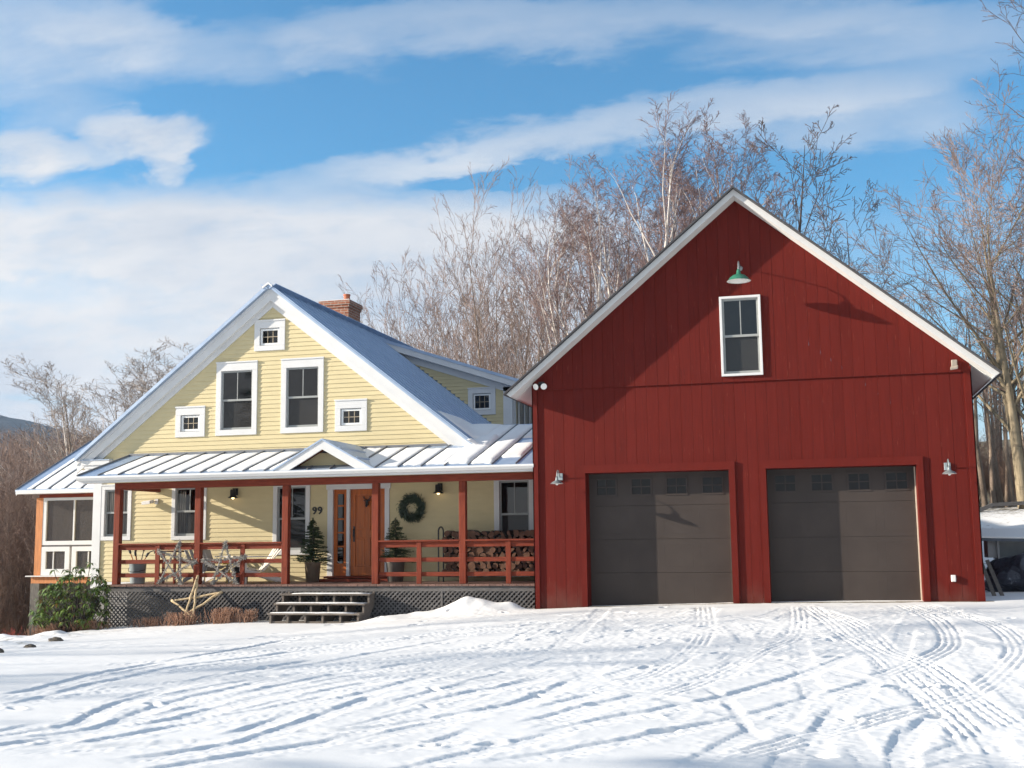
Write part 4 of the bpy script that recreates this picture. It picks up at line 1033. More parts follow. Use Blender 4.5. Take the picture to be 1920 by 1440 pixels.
# bucket with sticks
t = thing('bucket', 'tall galvanised bucket behind the far left porch rail', 'bucket', (-14.63, 23.35, DZK)); bx, by = -14.63, 23.35
w = MB(); w.lathe([(0,DZK),(.15,DZK),(.155,DZK+.02),(.185,DZK+.44),(.192,DZK+.445),(.192,DZK+.46),(.178,DZK+.455),(.165,DZK+.30),(0,DZK+.30)], (bx,by,0), 32); w.build('body', M['galv_soft'], t, smooth=True)
w = MB(); w.tube([(bx-.19,by,DZK+.40),(bx-.205,by-.05,DZK+.30),(bx-.12,by-.17,DZK+.27),(bx+.0,by-.20,DZK+.26),(bx+.12,by-.17,DZK+.27),(bx+.205,by-.05,DZK+.30),(bx+.19,by,DZK+.40)], .007, 6); w.build('handle', M['iron'], t, smooth=True)
for i, (dx, dy, tx, ty, L) in enumerate([(-.08,0,-.16,.02,.74),(-.05,.06,-.10,.06,.78),(0,-.03,-.03,-.05,.70),(.03,.05,.05,.07,.80),(.09,-.02,.19,-.04,.66)]):
    a = Vector((bx+dx*.5, by+dy*.5, DZK+.31)); b = Vector((bx+dx+tx, by+dy+ty, DZK+L)); d = (b-a).normalized()
    t = thing('cattail_stick', ['leftmost stick leaning far out of the metal bucket','second stick from the left in the metal bucket','short middle stick in the metal bucket','tallest upright stick in the metal bucket','rightmost stick leaning out of the metal bucket'][i], 'stick', a, 'sticks standing in the metal bucket')
    w = MB(); w.tube([a, b], .012, 6); w.build('shaft', M['orange_v'] if i % 2 == 0 else M['grey_wood_v'], t)
    w = MB(); w.tube([b-d*.10, b-d*.07, b-d*.01, b+d*.02], [.012,.026,.028,.012], 8); w.build('tip', M['iron'], t, smooth=True)
# adirondack chairs (built facing -y, turned on copying)
def adirondack(m, label, loc, rz):
    t = thing('adirondack_chair', label, 'chair', (0,0,0), 'slatted garden chairs on the porch')
    w = MB()
    for i in range(6): w.box(-.27, .27, -.42+i*.088, -.42+i*.088+.078, .36-.022*i, .378-.022*i)
    w.build('seat', M[m], t, bevel=.004)
    w = MB()
    for i in range(7):
        x = -.255+i*.085; L = .60-.10*abs(i-3)**1.4*.32; f = 1+.13*(1)
        w.slab((x-.037, .08, .27), (x+.037, .08, .27), (x*f+.04, .08+.36, .27+L), (x*f-.04, .08+.36, .27+L), (0,.018,0))
    w.box(-.29, .29, .19, .215, .45, .51); w.build('backrest', M[m], t, bevel=.003)
    for sx in (-1, 1):
        w = MB(); w.box(sx*.36-.07, sx*.36+.07, -.47, .22, .56, .58); w.build('armrest', M[m], t, bevel=.006)
        w = MB(); w.box(sx*.305-.012, sx*.305+.012, -.40, -.29, 0, .56); w.build('leg', M[m], t, bevel=.004)
        w = MB(); w.slab((sx*.285-.011,-.44,.27),(sx*.285+.011,-.44,.27),(sx*.285+.011,.52,0),(sx*.285-.011,.52,0),(0,0,.09)); w.build('leg', M[m], t, bevel=.004)
    t.location = loc; t.rotation_euler = (0,0,rz); return t
adirondack('adir', 'cream slatted chair facing left beside the third porch post', (-11.78, 23.42, DZK), math.radians(-50))
adirondack('adir2', 'grey weathered slatted chair behind the second porch post', (-13.15, 23.75, DZK), math.radians(60))
t = thing('side_table', 'small mustard yellow table between the two slatted chairs', 'table', (-12.55, 23.75, DZK))
w = MB(); w.lathe([(0,.40),(.21,.40),(.21,.43),(0,.43)], (-12.55,23.75,DZK), 28); w.build('table_top', M['yellow2'], t)
for k in range(3):
    a = 2*PI*k/3+.4; w = MB(); w.tube([(-12.55+.1*math.cos(a),23.75+.1*math.sin(a),DZK+.4),(-12.55+.18*math.cos(a),23.75+.18*math.sin(a),DZK)], .016, 8); w.build('leg', M['yellow2'], t)
t = thing('pail', 'dark pail on the deck behind the second twig star', 'pail', (-12.2, 23.5, DZK))
w = MB(); w.lathe([(0,0),(.14,0),(.17,.34),(.178,.345),(.165,.34),(.15,.2),(0,.2)], (-12.2,23.5,DZK), 24); w.build('body', M['iron'], t, smooth=True)
w = MB(); w.tube([(-12.37,23.5,DZK+.33),(-12.33,23.4,DZK+.42),(-12.2,23.38,DZK+.45),(-12.07,23.4,DZK+.42),(-12.03,23.5,DZK+.33)], .006, 6); w.build('handle', M['iron'], t)
t = thing('wooden_sled', 'dark red wooden sled with curled runner standing behind the first twig star', 'sled', (-14.0, 23.4, DZK))
w = MB(); w.box(-14.22,-13.62, 23.3, 23.55, -.165, -.14); w.build('deck', M['stain_h'], t)
for y in (23.31, 23.52):
    w = MB(); w.tube([(-14.34,y,-.20),(-14.31,y,-.165),(-14.24,y,-.145),(-14.1,y,-.155),(-13.6,y,-.17)], .014, 6); w.build('runner', M['iron'], t, smooth=True)
    for x in (-14.1, -13.7): w = MB(); w.box(x-.03, x+.03, y-.012, y+.012, DZK, -.166); w.build('leg', M['stain_v'], t)
# twig stars
def star(name, label, P, ys, m, rad, twigs, seed, group, yref=None):
    r = random.Random(seed); zt = max(p[1] for p in P.values()); zb = min(p[1] for p in P.values())
    def p3(k):
        x, z = P[k]; f = (z-zb)/(zt-zb); y = ys[0]+(ys[1]-ys[0])*f; q = y/yref if yref else 1; return Vector((x*q, y, z*q))
    t = thing(name, label, 'star', ((P['bl'][0]+P['br'][0])/2, ys[0], zb), group)
    for i, (a, b) in enumerate((('top','bl'),('top','br'),('L','R'),('L','br'),('R','bl'))):
        A, B = p3(a), p3(b); d = (B-A).normalized(); A = A-d*.05; B = B+d*.05; off = Vector((0, (-.022, .0, .022, -.011, .011)[i], 0))
        w = MB(); pts = [A+(B-A)*k/8+off+Vector((r.gauss(0,.006), r.gauss(0,.004), r.gauss(0,.006))) for k in range(9)]
        w.tube(pts, [rad*r.uniform(.8,1.15) for _ in pts], 8); s = w.build('stick', m, t, smooth=True)
        if twigs:
            q = MB()
            for k in range(twigs):
                f = r.random(); f = f if r.random() < .45 else (r.random()**2*.35 if r.random() < .5 else 1-r.random()**2*.35)
                c = A+(B-A)*f+off; nd = Vector((r.gauss(0,1), r.gauss(0,.5)-.15, r.gauss(0,1))).normalized(); L = r.uniform(.02,.075)
                q.tube([c, c+nd*L*.5+Vector((r.gauss(0,.01),)*3), c+nd*L], [.0065,.006,.004], 4)
            q.build('lichen', M['lichen'], s)
    return t
gp = 'lichen-covered twig stars against the porch rail'
star('twig_star', 'lichen-covered twig star leaning at the first porch bay, nearest the bucket', dict(top=(-13.28,-.0), L=(-13.73,-.175), R=(-12.93,-.388), bl=(-13.68,-.79), br=(-13.19,-.82)), (22.70,22.765), M['stick'], .014, 190, 5, gp)
star('twig_star', 'lichen-covered twig star leaning at the second porch bay, right of the second post', dict(top=(-12.19,-.01), L=(-12.65,-.357), R=(-11.77,-.294), bl=(-12.41,-.81), br=(-11.90,-.815)), (22.70,22.765), M['stick'], .014, 190, 6, gp)
star('branch_star', 'large peeled birch star leaning on the lattice below the deck', dict(top=(-12.51,-.70), L=(-13.05,-1.175), R=(-11.99,-1.01), bl=(-12.76,-1.44), br=(-12.59,-1.51)), (22.12,22.56), M['peel'], .025, 0, 7, None, 22.2)
# firewood: an iron cradle and every split log
t = thing('log_rack', 'black iron hoop rack holding the stacked firewood', 'rack', (-6.6, 24.0, DZK))
for x in (-7.76, -5.5):
    w = MB(); pts = [(x-.055,23.86,DZK),(x-.055,23.86,.20)]+[(x-.055*math.cos(a), 23.86, .20+.09*math.sin(a)) for a in np.linspace(.2, PI-.2, 7)]+[(x+.055,23.86,.20),(x+.055,23.86,DZK)]
    w.tube(pts, .017, 8)
    w.build('upright', M['black'], t)
for y in (23.86, 24.16):
    w = MB(); w.box(-7.8,-5.44, y-.02, y+.02, DZK+.10, DZK+.14); w.build('rail', M['black'], t)
protos = []
for k in range(7):
    r = random.Random(40+k); b = MB(); kind = k % 3; pts = []
    if kind == 0:   pts = [(math.cos(a), math.sin(a)) for a in np.linspace(0, 2*PI, 13)[:-1]]
    elif kind == 1: pts = [(math.cos(a), math.sin(a)-.35) for a in np.linspace(0, PI, 8)]+[(-.35,-.42),(.4,-.40)]
    else:           pts = [(-.9,-.5),(.95,-.55)]+[(.95*math.cos(a), .1+.85*math.sin(a)) for a in np.linspace(.2, PI-.7, 6)]
    pts = [(px*.075*r.uniform(.9,1.1), pz*.075*r.uniform(.9,1.1)) for px, pz in pts]
    if kind == 1: pts = pts
    b.prism_y(pts[::-1] if False else pts, -.2, .2); protos.append(b)
lt = []
for k, b in enumerate(protos):
    end = MB(); n = len(b.v)//2
    e = MB(); e.add([(x*.96, -.2025, z*.96) for x, y, z in b.v[:n]], [tuple(range(n))])
    lt.append((b, e))
def first_log(k):
    o = lt[k][0].build('split_log', [M['bark_grey'], M['bark_dark'], M['bark_grey']][k % 3])
    tag(o, 'split log in the firewood stack behind the right porch rail', 'log', 'split logs in the firewood stack')
    lt[k][1].build('cut_end', M['log_end'], o); return o
logs = [first_log(k) for k in range(7)]; used = set()
zz = DZK+.21; row = 0; rr = random.Random(9)
while zz < .20:
    x = -7.66+(.06 if row % 2 else 0)
    while x < -5.46:
        if not (zz > .05 and (x < -7.2 and rr.random() < .5)) and not (zz > .14 and rr.random() < .45):
            k = rr.randrange(7); sc = rr.uniform(.78,1.12); loc = (x, 24.04+rr.uniform(-.05,.03), zz+rr.uniform(-.012,.012))
            if k not in used: o = logs[k]; used.add(k); o.location = loc
            else: o = dup(logs[k], loc)
            o.scale = (sc, 1, sc); o.rotation_euler = (0, rr.uniform(0, 2*PI), 0)
        x += rr.uniform(.115,.150)
    zz += .112; row += 1
# ------------------------------------------------------------------ things outside on the snow
def rhodo():
    t = thing('rhododendron', 'glossy green rhododendron bush at the left porch corner', 'bush', (-15.3, 22.0, -1.8)); r = random.Random(21)
    L = MB(); S = MB()
    for k in range(250):
        a = r.uniform(0, 2*PI); u = r.random()**.5
        cx = -15.28+.86*u*math.cos(a)*1.0; cy = 21.95+.55*u*math.sin(a); top = -1.82+1.46*math.sqrt(max(0,1-u**3.2))*(.78+.3*r.random())
        cz = -1.75+(top+1.75)*r.random()**.55; c = Vector((cx+.15*(cz+1.2), cy, cz))
        if k % 2 == 0: S.tube([(-15.28+.3*u*math.cos(a), 21.98, -1.85), (Vector((-15.28,21.98,-1.85))+c)/2+Vector((.05,0,-.1)), c], [.014,.010,.006], 5)
        for q in range(r.randint(8,12)):
            b = r.uniform(0, 2*PI); d = Vector((math.cos(b), math.sin(b), r.uniform(-.95,.15))).normalized(); l = r.uniform(.10,.17); wv = d.cross(Vector((0,0,1))).normalized()*l*.16
            mid = c+d*l*.55+Vector((0,0,.012)); tip = c+d*l+Vector((0,0,-.025))
            L.add([c, mid-wv, mid+wv, tip], [(0,1,2),(1,3,2)])
    S.build('stem', M['bark_dark'], t); L.build('foliage', M['rhodo'], t)
rhodo()
def dry(x, y, wd, h, n, label, m='dry'):
    t = thing('dry_shrub', label, 'shrub', (x, y, gz(x,y)), 'low rust-brown shrubs along the lattice'); r = random.Random(int(-x*100)); w = MB()
    for k in range(n):
        a = x+r.gauss(0, wd*.5); b = y+r.gauss(0,.10); z = gz(a,b)-.03; H = h*r.uniform(.5,1.1); e = Vector((a+r.gauss(0,.07), b+r.gauss(0,.06), z+H))
        w.tube([(a,b,z), ((a+e.x)/2+r.gauss(0,.015),(b+e.y)/2,z+H*.55), e], [.006,.005,.0035], 4, False)
        if r.random() < .6: w.tube([e-Vector((0,0,H*.3)), e+Vector((r.gauss(0,.05), r.gauss(0,.04), r.uniform(-.05,.02)))], [.004,.003], 3, False)
    w.build('stems', M[m], t)
for x, y, wd, h, n, l in [(-15.7,21.75,.42,.26,190,'rust dry shrub in front of the rhododendron, leftmost of the row'),(-14.75,21.85,.36,.24,170,'rust dry shrub just right of the rhododendron'),(-13.5,22.1,.30,.22,130,'thin rust dry shrub left of the birch star'),(-12.75,22.05,.30,.30,190,'rust dry shrub at the foot of the birch star'),(-11.85,22.15,.30,.33,210,'tall rust dry shrub right of the birch star'),(-11.35,22.2,.16,.28,90,'rust dry shrub nearest the porch steps')]: dry(x, y, wd, h, n, l)
# rocks on the bank
def rock(x, y, s, label, seed):
    w = MB(); w.blob((x, y, gz(x,y)+s[2]*.05), s, 14, 9, .5, seed); tag(w.build('rock', M['rock'], loc=(x,y,gz(x,y))), label, 'rock', 'dark rocks poking through the snow bank')
rock(-13.05,18.3,(0.144,0.086,0.068),'low dark rock nearest the rust shrubs on the snow bank',1); rock(-12.35,15.9,(0.094,0.072,0.080),'pointed dark rock at the far left picture edge of the bank',2); 0 and rock(-12.0,16.3,(0.072,0.050,0.048),'small dark rock right of the pointed one',3); rock(-12.6,17.0,(0.115,0.065,0.040),'flat dark rock lying on the bank crest',4); 0 and rock(-11.1,14.2,(0.072,0.050,0.040),'small dark rock lowest down the snowy slope',5)
# hutch, tarped heap, stakes and edging right of the barn
t = thing('rabbit_hutch', 'grey-white open hutch box on the tarped heap right of the barn', 'hutch', (3.62, 26, -.5))
w = MB(); w.box(3.28,3.45,25.7,26.3,-.47,-.10); w.box(3.45,4.4,26.2,26.3,-.47,-.12); w.box(3.45,4.4,25.62,26.3,-.50,-.46); w.box(3.45,3.49,25.62,25.66,-.46,-.14); w.box(4.18,4.22,25.62,25.66,-.46,-.14); w.build('box', M['hutch'], t)
w = MB(); w.slab((3.1,25.45,-.13),(4.55,25.45,-.17),(4.5,26.1,.02),(3.12,26.1,.04),(0,0,.05)); w.build('roof', M['slate'], t)
w = MB(); w.slab((3.12,25.47,-.077),(4.53,25.47,-.117),(4.48,26.08,.073),(3.14,26.08,.093),(0,0,.035)); w.build('snow_cover', M['snow'], t, bevel=.01)
t = tag(MB().blob((4.1,25.6,-.88), (.95,.5,.50), 26, 16, .35, 4).build('tarp_heap', M['tarp'], loc=(4.1,25.6,-1.2), smooth=False), 'heap under a dark snowy tarp right of the barn', 'tarp heap')
for i, (x0, x1, l) in enumerate([(2.98,3.12,'grey board leaning nearest the barn corner'),(3.10,3.26,'grey board leaning against the tarped heap')]):
    w = MB(); w.bar((x1, 23.9, gz(x1,23.9)-.02), (x0, 24.5, -.50), .07, .03, (0,-1,0)); tag(w.build('leaning_board', M['grey_wood_v'], loc=(x1,23.9,-1.2)), l, 'board', 'boards leaning beside the barn')
w = MB(); w.bar((2.6,40.2,gz(2.6,40.2)+.1),(5.4,40.6,gz(5.4,40.6)+.1),.14,.12); w.bar((5.4,40.6,gz(5.4,40.6)+.1),(9.5,41.2,gz(9.5,41.2)+.1),.14,.12); tag(w.build('timber_edging', M['grey_wood'], loc=(3,40.2,.3)), 'grey timber edging along the top of the snowy slope', 'timber')
# ------------------------------------------------------------------ bare winter trees
def grow(T, Cr, p, d, L, r, lv, P, rg):
    n = P['seg'][lv]; pts = [p.copy()]; rad = [r]; dd = d.copy(); q = p.copy(); dirs = [dd.copy()]
    for i in range(n):
        j = P['wob'][lv]; dd = dd+Vector((rg.gauss(0,j), rg.gauss(0,j), rg.gauss(0,j)+P['up'][lv])); dd.normalize()
        q = q+dd*(L/n); pts.append(q.copy()); dirs.append(dd.copy()); f = (i+1)/n; rad.append(max(P['rmin'], r*(1-f*P['tap'][lv])))
    (T if lv <= P['tl'] else Cr).tube(pts, rad, 7 if lv == 0 else (5 if lv == 1 else 3), False)
    if lv >= P['lv']: return
    k = P['n'][lv]
    for i in range(k):
        f = P['t0'][lv]+(1-P['t0'][lv])*(i+rg.random())/k; x = f*n; a = min(n-1, int(x)); b = x-a
        base = pts[a].lerp(pts[a+1], b); dr = dirs[a+1]; an = rg.uniform(0, 2*PI); o = dr.orthogonal().normalized(); o = Matrix.Rotation(an, 3, dr) @ o
        sp = math.radians(rg.gauss(P['ang'][lv], 7)); nd = dr*math.cos(sp)+o*math.sin(sp)
        ln = L*P['len'][lv]*(1-P['sh'][lv]*f)*rg.uniform(.7,1.2); rr = (rad[a]*(1-b)+rad[a+1]*b)*P['rr'][lv]*rg.uniform(.75,1.1)
        grow(T, Cr, base, nd.normalized(), ln, max(rr, P['rmin']), lv+1, P, rg)
BASE = dict(seg=[9,6,5,3,2], wob=[.04,.06,.08,.10,.12], up=[.03,.07,.06,.04,.03], tap=[.965,.92,.85,.75,.6], n=[14,6,5,3], t0=[.28,.2,.15,.15], ang=[40,38,40,42], len=[.42,.5,.48,.5], sh=[.55,.4,.4,.3], rr=[.5,.55,.55,.7], rmin=.006, lv=4, tl=1)
def tree_meshes(seed, stems, P, H=10, lean=.12, r0=.11, rnd=1):
    rg = random.Random(seed); T, Cr = MB(), MB()
    for i in range(stems):
        a = 2*PI*i/stems+rg.uniform(-.5,.5); ln = lean*rg.uniform(.6,1.3) if stems > 1 else lean*.3
        d = Vector((math.cos(a)*ln, math.sin(a)*ln, 1)).normalized()
        grow(T, Cr, Vector((math.cos(a)*.1*(stems > 1), math.sin(a)*.1*(stems > 1), -.3)), d, H*rg.uniform(.86,1.0), r0*rg.uniform(.8,1.1), 0, P, rg)
    top = max(v[2] for v in Cr.v); k = H/top
    hi = [(x*k, y*k, z*k) for x, y, z in Cr.v if z*k > H*.45]; mz = sum(p[2] for p in hi)/len(hi); ax = sum(p[0] for p in hi)/len(hi)/mz; ay_ = sum(p[1] for p in hi)/len(hi)/mz
    def fz(z): z = z*k/H; return H*(z if z < .7 else .7+(z-.7)*rnd)/(.7+.3*rnd)
    for m in (T, Cr): m.v = [((x-ax*max(z,0))*k, (y-ay_*max(z,0))*k, fz(z)) for x, y, z in m.v]
    return T, Cr
def proto(name, seed, stems, P, tm, cm, **k):
    T, Cr = tree_meshes(seed, stems, P, **k)
    t = thing(name, 'x', 'tree', (0,0,0)); T.build('trunk', M[tm], t, smooth=True); Cr.build('crown', M[cm], t); t['_free'] = 1; return t
def var(**k): d = {a: (list(b) if isinstance(b, list) else b) for a, b in BASE.items()}; d.update(k); return d
SAP = var(ang=[30,27,28,32], up=[.04,.06,.05,.03,.02], wob=[.025,.035,.05,.07,.08], len=[.52,.46,.44,.5], n=[9,6,5,2], t0=[.22,.2,.15,.15], rmin=.0042)
BIR = var(rr=[.62,.55,.5,.6], rmin=.0045, ang=[24,28,34,42], len=[.42,.5,.46,.45], n=[11,7,6,4], t0=[.42,.25,.2,.15], wob=[.06,.07,.08,.10,.12], sh=[.45,.35,.3,.3])
RND = var(rmin=.005, wob=[.035,.05,.07,.09,.1], ang=[34,36,40,45], n=[14,7,6,4], t0=[.4,.2,.15,.1], len=[.36,.5,.46,.45])
DRK = var(rmin=.006, wob=[.03,.06,.08,.1,.1], ang=[48,42,42,42], n=[16,6,5,2], t0=[.3,.2,.15,.1], len=[.34,.5,.5,.5], up=[.02,.08,.06,.04,.02])
WOD = var(ang=[45,42,42,40], n=[10,5,4,2], t0=[.45,.25,.2,.1], len=[.28,.5,.5,.5])
SHR = var(ang=[20,26,32,36], n=[7,6,5,3], t0=[.1,.15,.1,.1], len=[.55,.5,.5,.5], up=[.03,.08,.06,.05,.03], rmin=.005, seg=[7,5,4,2,2])
PR = {}
for i in range(4): PR['sap', i] = proto('maple_sapling', 100+i, [3,4,2,3][i], SAP, 'bark_tan' if i % 2 else 'bark_grey', 'twig_tan', r0=.065, lean=.20)
for i in range(2): PR['bir', i] = proto('birch_tree', 130+i*7, [2,3][i], BIR, 'bark_birch', 'twig_purple', r0=.15, lean=.20, rnd=.5)
for i in range(2): PR['rnd', i] = proto('bare_tree', 150+i, 1, RND, 'bark_grey', 'twig_purple', r0=.12, lean=.12, rnd=.6)
for i in range(2): PR['drk', i] = proto('bare_tree', 160+i, 1, DRK, 'bark_dark', 'twig_dark', r0=.12)
for i in range(3): PR['wod', i] = proto('forest_tree', 170+i, 1, WOD, ['bark_grey','bark_tan','bark_dark'][i], 'twig_tan' if i == 1 else 'twig_brown', r0=.12)
for i in range(3): PR['shr', i] = proto('bare_shrub', 180+i, 9, SHR, 'twig_brown', 'twig_brown', r0=.03, lean=.35)
for i in range(2): PR['lft', i] = proto('bare_tree', 210+i, 2, var(rmin=.0045, wob=[.03,.05,.06,.08,.1], ang=[38,34,34,38], n=[14,7,6,4], t0=[.25,.2,.15,.1], len=[.45,.5,.46,.45]), ['bark_birch','bark_tan'][i], 'twig_pale', r0=.09, lean=.2, rnd=.5)
PR['red', 0] = proto('red_shrub', 190, 10, SHR, 'twig_red', 'twig_red', r0=.03, lean=.4)
rt = random.Random(77)
def plant(kind, i, ratio, y, topz, label, group=None, x=None, rz=None, wide=1):
    src = PR[kind, i]; x = ratio*y if x is None else x; z = gz(x, y) if kind not in ('hs',) else 0
    h = topz*y - z if topz is not None else wide
    s = h/10; wv = wide if topz is not None else 1
    if src.get('_free'):
        del src['_free']; o = src; o.location = (x,y,z-.05); o.rotation_euler = (0,0,rt.uniform(0,6.28) if rz is None else rz); o.scale = (s*wv,s*wv,s)
        o['label'] = label
        if group: o['group'] = group
        elif 'group' in o: del o['group']
    else: o = dup(src, (x,y,z-.05), rt.uniform(0,6.28) if rz is None else rz, (s*wv,s*wv,s), label, group)
    o['category'] = 'shrub' if kind in ('shr','red') else 'tree'
    return o
# saplings behind the roofs: (x/y, distance, z-top/distance)
SG = 'pale bare saplings behind the house roof'
SL_ = 'pale many-stemmed bare tree behind the grey roof and the left barn slope'
for k, (r_, y, tz) in enumerate([(-.380,44,.190),(-.368,48,.215),(-.354,43,.235),(-.343,47,.250),(-.330,44,.235),(-.316,48,.265),(-.300,45,.262),(-.288,43,.290),(-.276,47,.270),(-.262,44,.335),(-.250,48,.30),(-.236,42,.315),(-.222,46,.28),(-.36,38,.185),(-.325,39,.19),(-.29,37,.20),(-.262,38,.205),(-.34,54,.235),(-.305,55,.255),(-.27,54,.27),(-.41,52,.19),(-.238,38,.21)]):
    plant('sap', k % 4, r_, y, tz, SL_, SG, wide=.95)
BG = 'white-stemmed birches behind the barn roof'
for k, (r_, y, tz, l) in enumerate([(-.176,41,.300,'shorter birch left of the others above the barn roof slope'),(-.146,40,.352,'tall white birch, left of the tall pair above the barn roof slope'),(-.116,40,.362,'tall white birch nearest the barn peak'),(-.098,42,.335,'birch half hidden just behind the barn peak')]):
    plant('bir', k % 2, r_, y, tz, l, BG, wide=1.0)
for k, (r_, y, tz, l) in enumerate([(-.215,51,.315,'purple-twigged tree left of the birches'),(-.155,54,.325,'purple-twigged tree between the birches'),(-.098,50,.350,'purple-twigged tree just left of the barn peak'),(-.074,49,.375,'tallest purple-twigged tree behind the barn peak'),(-.052,53,.358,'purple-twigged tree just right of the barn peak'),(-.185,57,.315,'purple-twigged tree deep behind the birches'),(-.125,57,.33,'purple-twigged tree far behind the birches and peak')]):
    plant('rnd', k % 2, r_, y, tz, l, 'purple-twigged trees behind the barn', wide=.95)
for k, (r_, y, tz, l) in enumerate([(-.012,49,.375,'tall dark open tree right of the barn peak'),(.030,48,.312,'dark rounded tree above the right roof slope'),(-.030,56,.315,'dark tree low behind the barn peak'),(.052,56,.245,'dark thin tree low above the right roof slope')]):
    plant('drk', k % 2, r_, y, tz, l, 'dark trees above the right barn roof')
# woods right of the barn
for k in range(64):
    y = rt.uniform(42, 76); r_ = rt.uniform(.055, .235)
    plant('wod', k % 3, r_, y, rt.uniform(.125,.205)*(1.0 if y < 50 else 1.06), 'slender bare tree in the woods right of the barn', 'slender trees in the woods right of the barn', wide=1.05)
for k in range(46):
    y = rt.uniform(41, 64); plant('shr', k % 3, rt.uniform(.07,.25), y, rt.uniform(.05,.095), 'brown bare understorey shrub in the woods right of the barn', 'understorey shrubs in the woods right of the barn', wide=1.6)
# the big maples at the right edge
BIG = var(seg=[10,9,7,5,3], ang=[46,34,34,38], n=[16,9,7,3], t0=[.26,.2,.15,.12], len=[.66,.5,.46,.5], sh=[.45,.4,.4,.3], up=[.03,.03,.03,.02,.01], wob=[.03,.045,.06,.09,.10], rr=[.5,.5,.55,.65], rmin=.008)
def big(seed, x, y, H, r0, tm, cm, label, stems=2, lean=.08, P=BIG):
    T, Cr = tree_meshes(seed, stems, P, H=H, lean=lean, r0=r0); z = gz(x,y); t = thing('maple_tree', label, 'tree', (x,y,z-.05))
    for m, nm, mt in ((T,'trunk',tm),(Cr,'crown',cm)):
        m.v = [(a+x, b+y, c+z-.05) for a, b, c in m.v]; m.build(nm, M[mt], t, smooth=nm == 'trunk')
big(203, 6.45, 41, 13.6, .27, 'bark_maple', 'twig_tan', 'big pale maple with fanning limbs at the right picture edge', 3, .10)
big(211, 6.35, 30, 16.5, .22, 'bark_dark', 'twig_dark', 'dark tall maple whose branches enter at the upper right corner', 1, .05, DRK)
# left side
for k, (r_, y, tz, l) in enumerate([(-.664,50,.192,'fullest pale tree left of the gable with a white trunk'),(-.640,54,.182,'pale tree half hidden by the left roof slope'),(-.596,54,.195,'pale tree above the middle of the left roof slope'),(-.665,60,.185,'pale tree deep behind the fullest left tree')]):
    plant('lft', k % 2, r_, y, tz, l, 'pale trees beyond the left roof slope', wide=1.3)
for k in range(34):
    y = rt.uniform(29, 44); r_ = rt.uniform(-.80,-.665); plant('shr', k % 3, r_, y, rt.uniform(.05,.092), 'brown bare shrub in the thicket left of the sunroom', 'brown shrubs in the thicket left of the sunroom', wide=1.5)
for k in range(26):
    y = rt.uniform(28, 38); r_ = rt.uniform(-.79,-.70); plant('sap', k % 4, r_, y, rt.uniform(.07,.115), 'thin pale stem standing in the thicket left of the sunroom', 'thin pale trees in the thicket left of the sunroom', wide=.6)
for k, (x, y) in enumerate([(-19.4,24.6),(-18.6,24.4),(-19.9,25.4)]):
    plant('red', 0, None, y, None, ['red-twigged shrub behind the crest of the snow bank, middle of three','red-twigged shrub behind the snow bank nearest the rhododendron','red-twigged shrub behind the snow bank farthest left'][k], 'red-twigged shrubs behind the snow bank', x=x, wide=.62+.06*k)
for k in range(8):
    x = -20.8-.45*k; y = 25.5+rt.uniform(0,4); plant('shr', k % 3, None, y, None, 'low brown shrub just behind the snow bank', 'low brown shrubs just behind the snow bank', x=x, wide=rt.uniform(2.0,3.2))
# brushy wooded slope far left, too dense to count
w = MB(); rg = random.Random(8)
for k in range(5200):
    y = rg.uniform(48, 140); x = y*rg.uniform(-.86,-.60); z = float(mid_z(np.array([x]), np.array([y]))[0]); h = rg.uniform(2.5,5.5)*(1+(y-48)/160)
    e = Vector((x+rg.gauss(0,.35), y, z+h)); s = .03*(1+y/70)
    w.add([(x-s,y,z-.3),(x+s,y,z-.3),tuple(e)], [(0,1,2)])
    for q in range(7):
        f = rg.uniform(.3,.95); c = Vector((x,y,z)).lerp(e, f); d = Vector((rg.gauss(0,.7), rg.gauss(0,.4), rg.uniform(.4,1)))*h*.22
        w.add([c, c+Vector((s*.7,0,s*.4)), c+d], [(0,1,2)])
tag(w.build('distant_woods', M['twig_brown']), 'brown bare woods covering the hillside far left', 'woods', kind='stuff')
# trees standing left of the picture, whose shade streaks the snow
for k, (x, y, h) in enumerate([(-46,2,19),(-52,4.5,20)]):
    plant('drk', k % 2, None, y, None, 'bare tree on the open slope left of the driveway', 'bare trees left of the driveway', x=x, wide=h)
for o in list(PR.values()):
    if o.get('_free'):
        for c in list(o.children): bpy.data.objects.remove(c)
        bpy.data.objects.remove(o)
# dark spruce row off to the left of the viewer: shades the nearest snow
def spruce_tree(x, y, h, seed):
    r = random.Random(seed); z = gz(x,y); t = thing('spruce_tree', 'dark spruce off to the left of the driveway', 'tree', (x,y,z), 'dark spruces left of the driveway')
    T = MB(); T.tube([(x,y,z-.2),(x,y,z+h)], [.16,.02], 8); T.build('trunk', M['bark_dark'], t); n = MB(); zz = z+.5
    while zz < z+h:
        L = (1-(zz-z)/h)*h*.24+.12
        for k in range(9):
            a = r.uniform(0,2*PI); d = Vector((math.cos(a), math.sin(a), r.uniform(-.35,-.05)))
            for i in range(6):
                c = Vector((x,y,zz))+d*L*(i+.5)/6; s = Vector((-d.y, d.x, 0))*L*.13; n.add([c-s, c+s, c+d*L*.3+Vector((0,0,-.12))], [(0,1,2)])
        zz += .22
    n.build('foliage', M['needle'], t)
for k, (x, y, h) in enumerate([(-24,.95,12)]): spruce_tree(x, y, h, k)
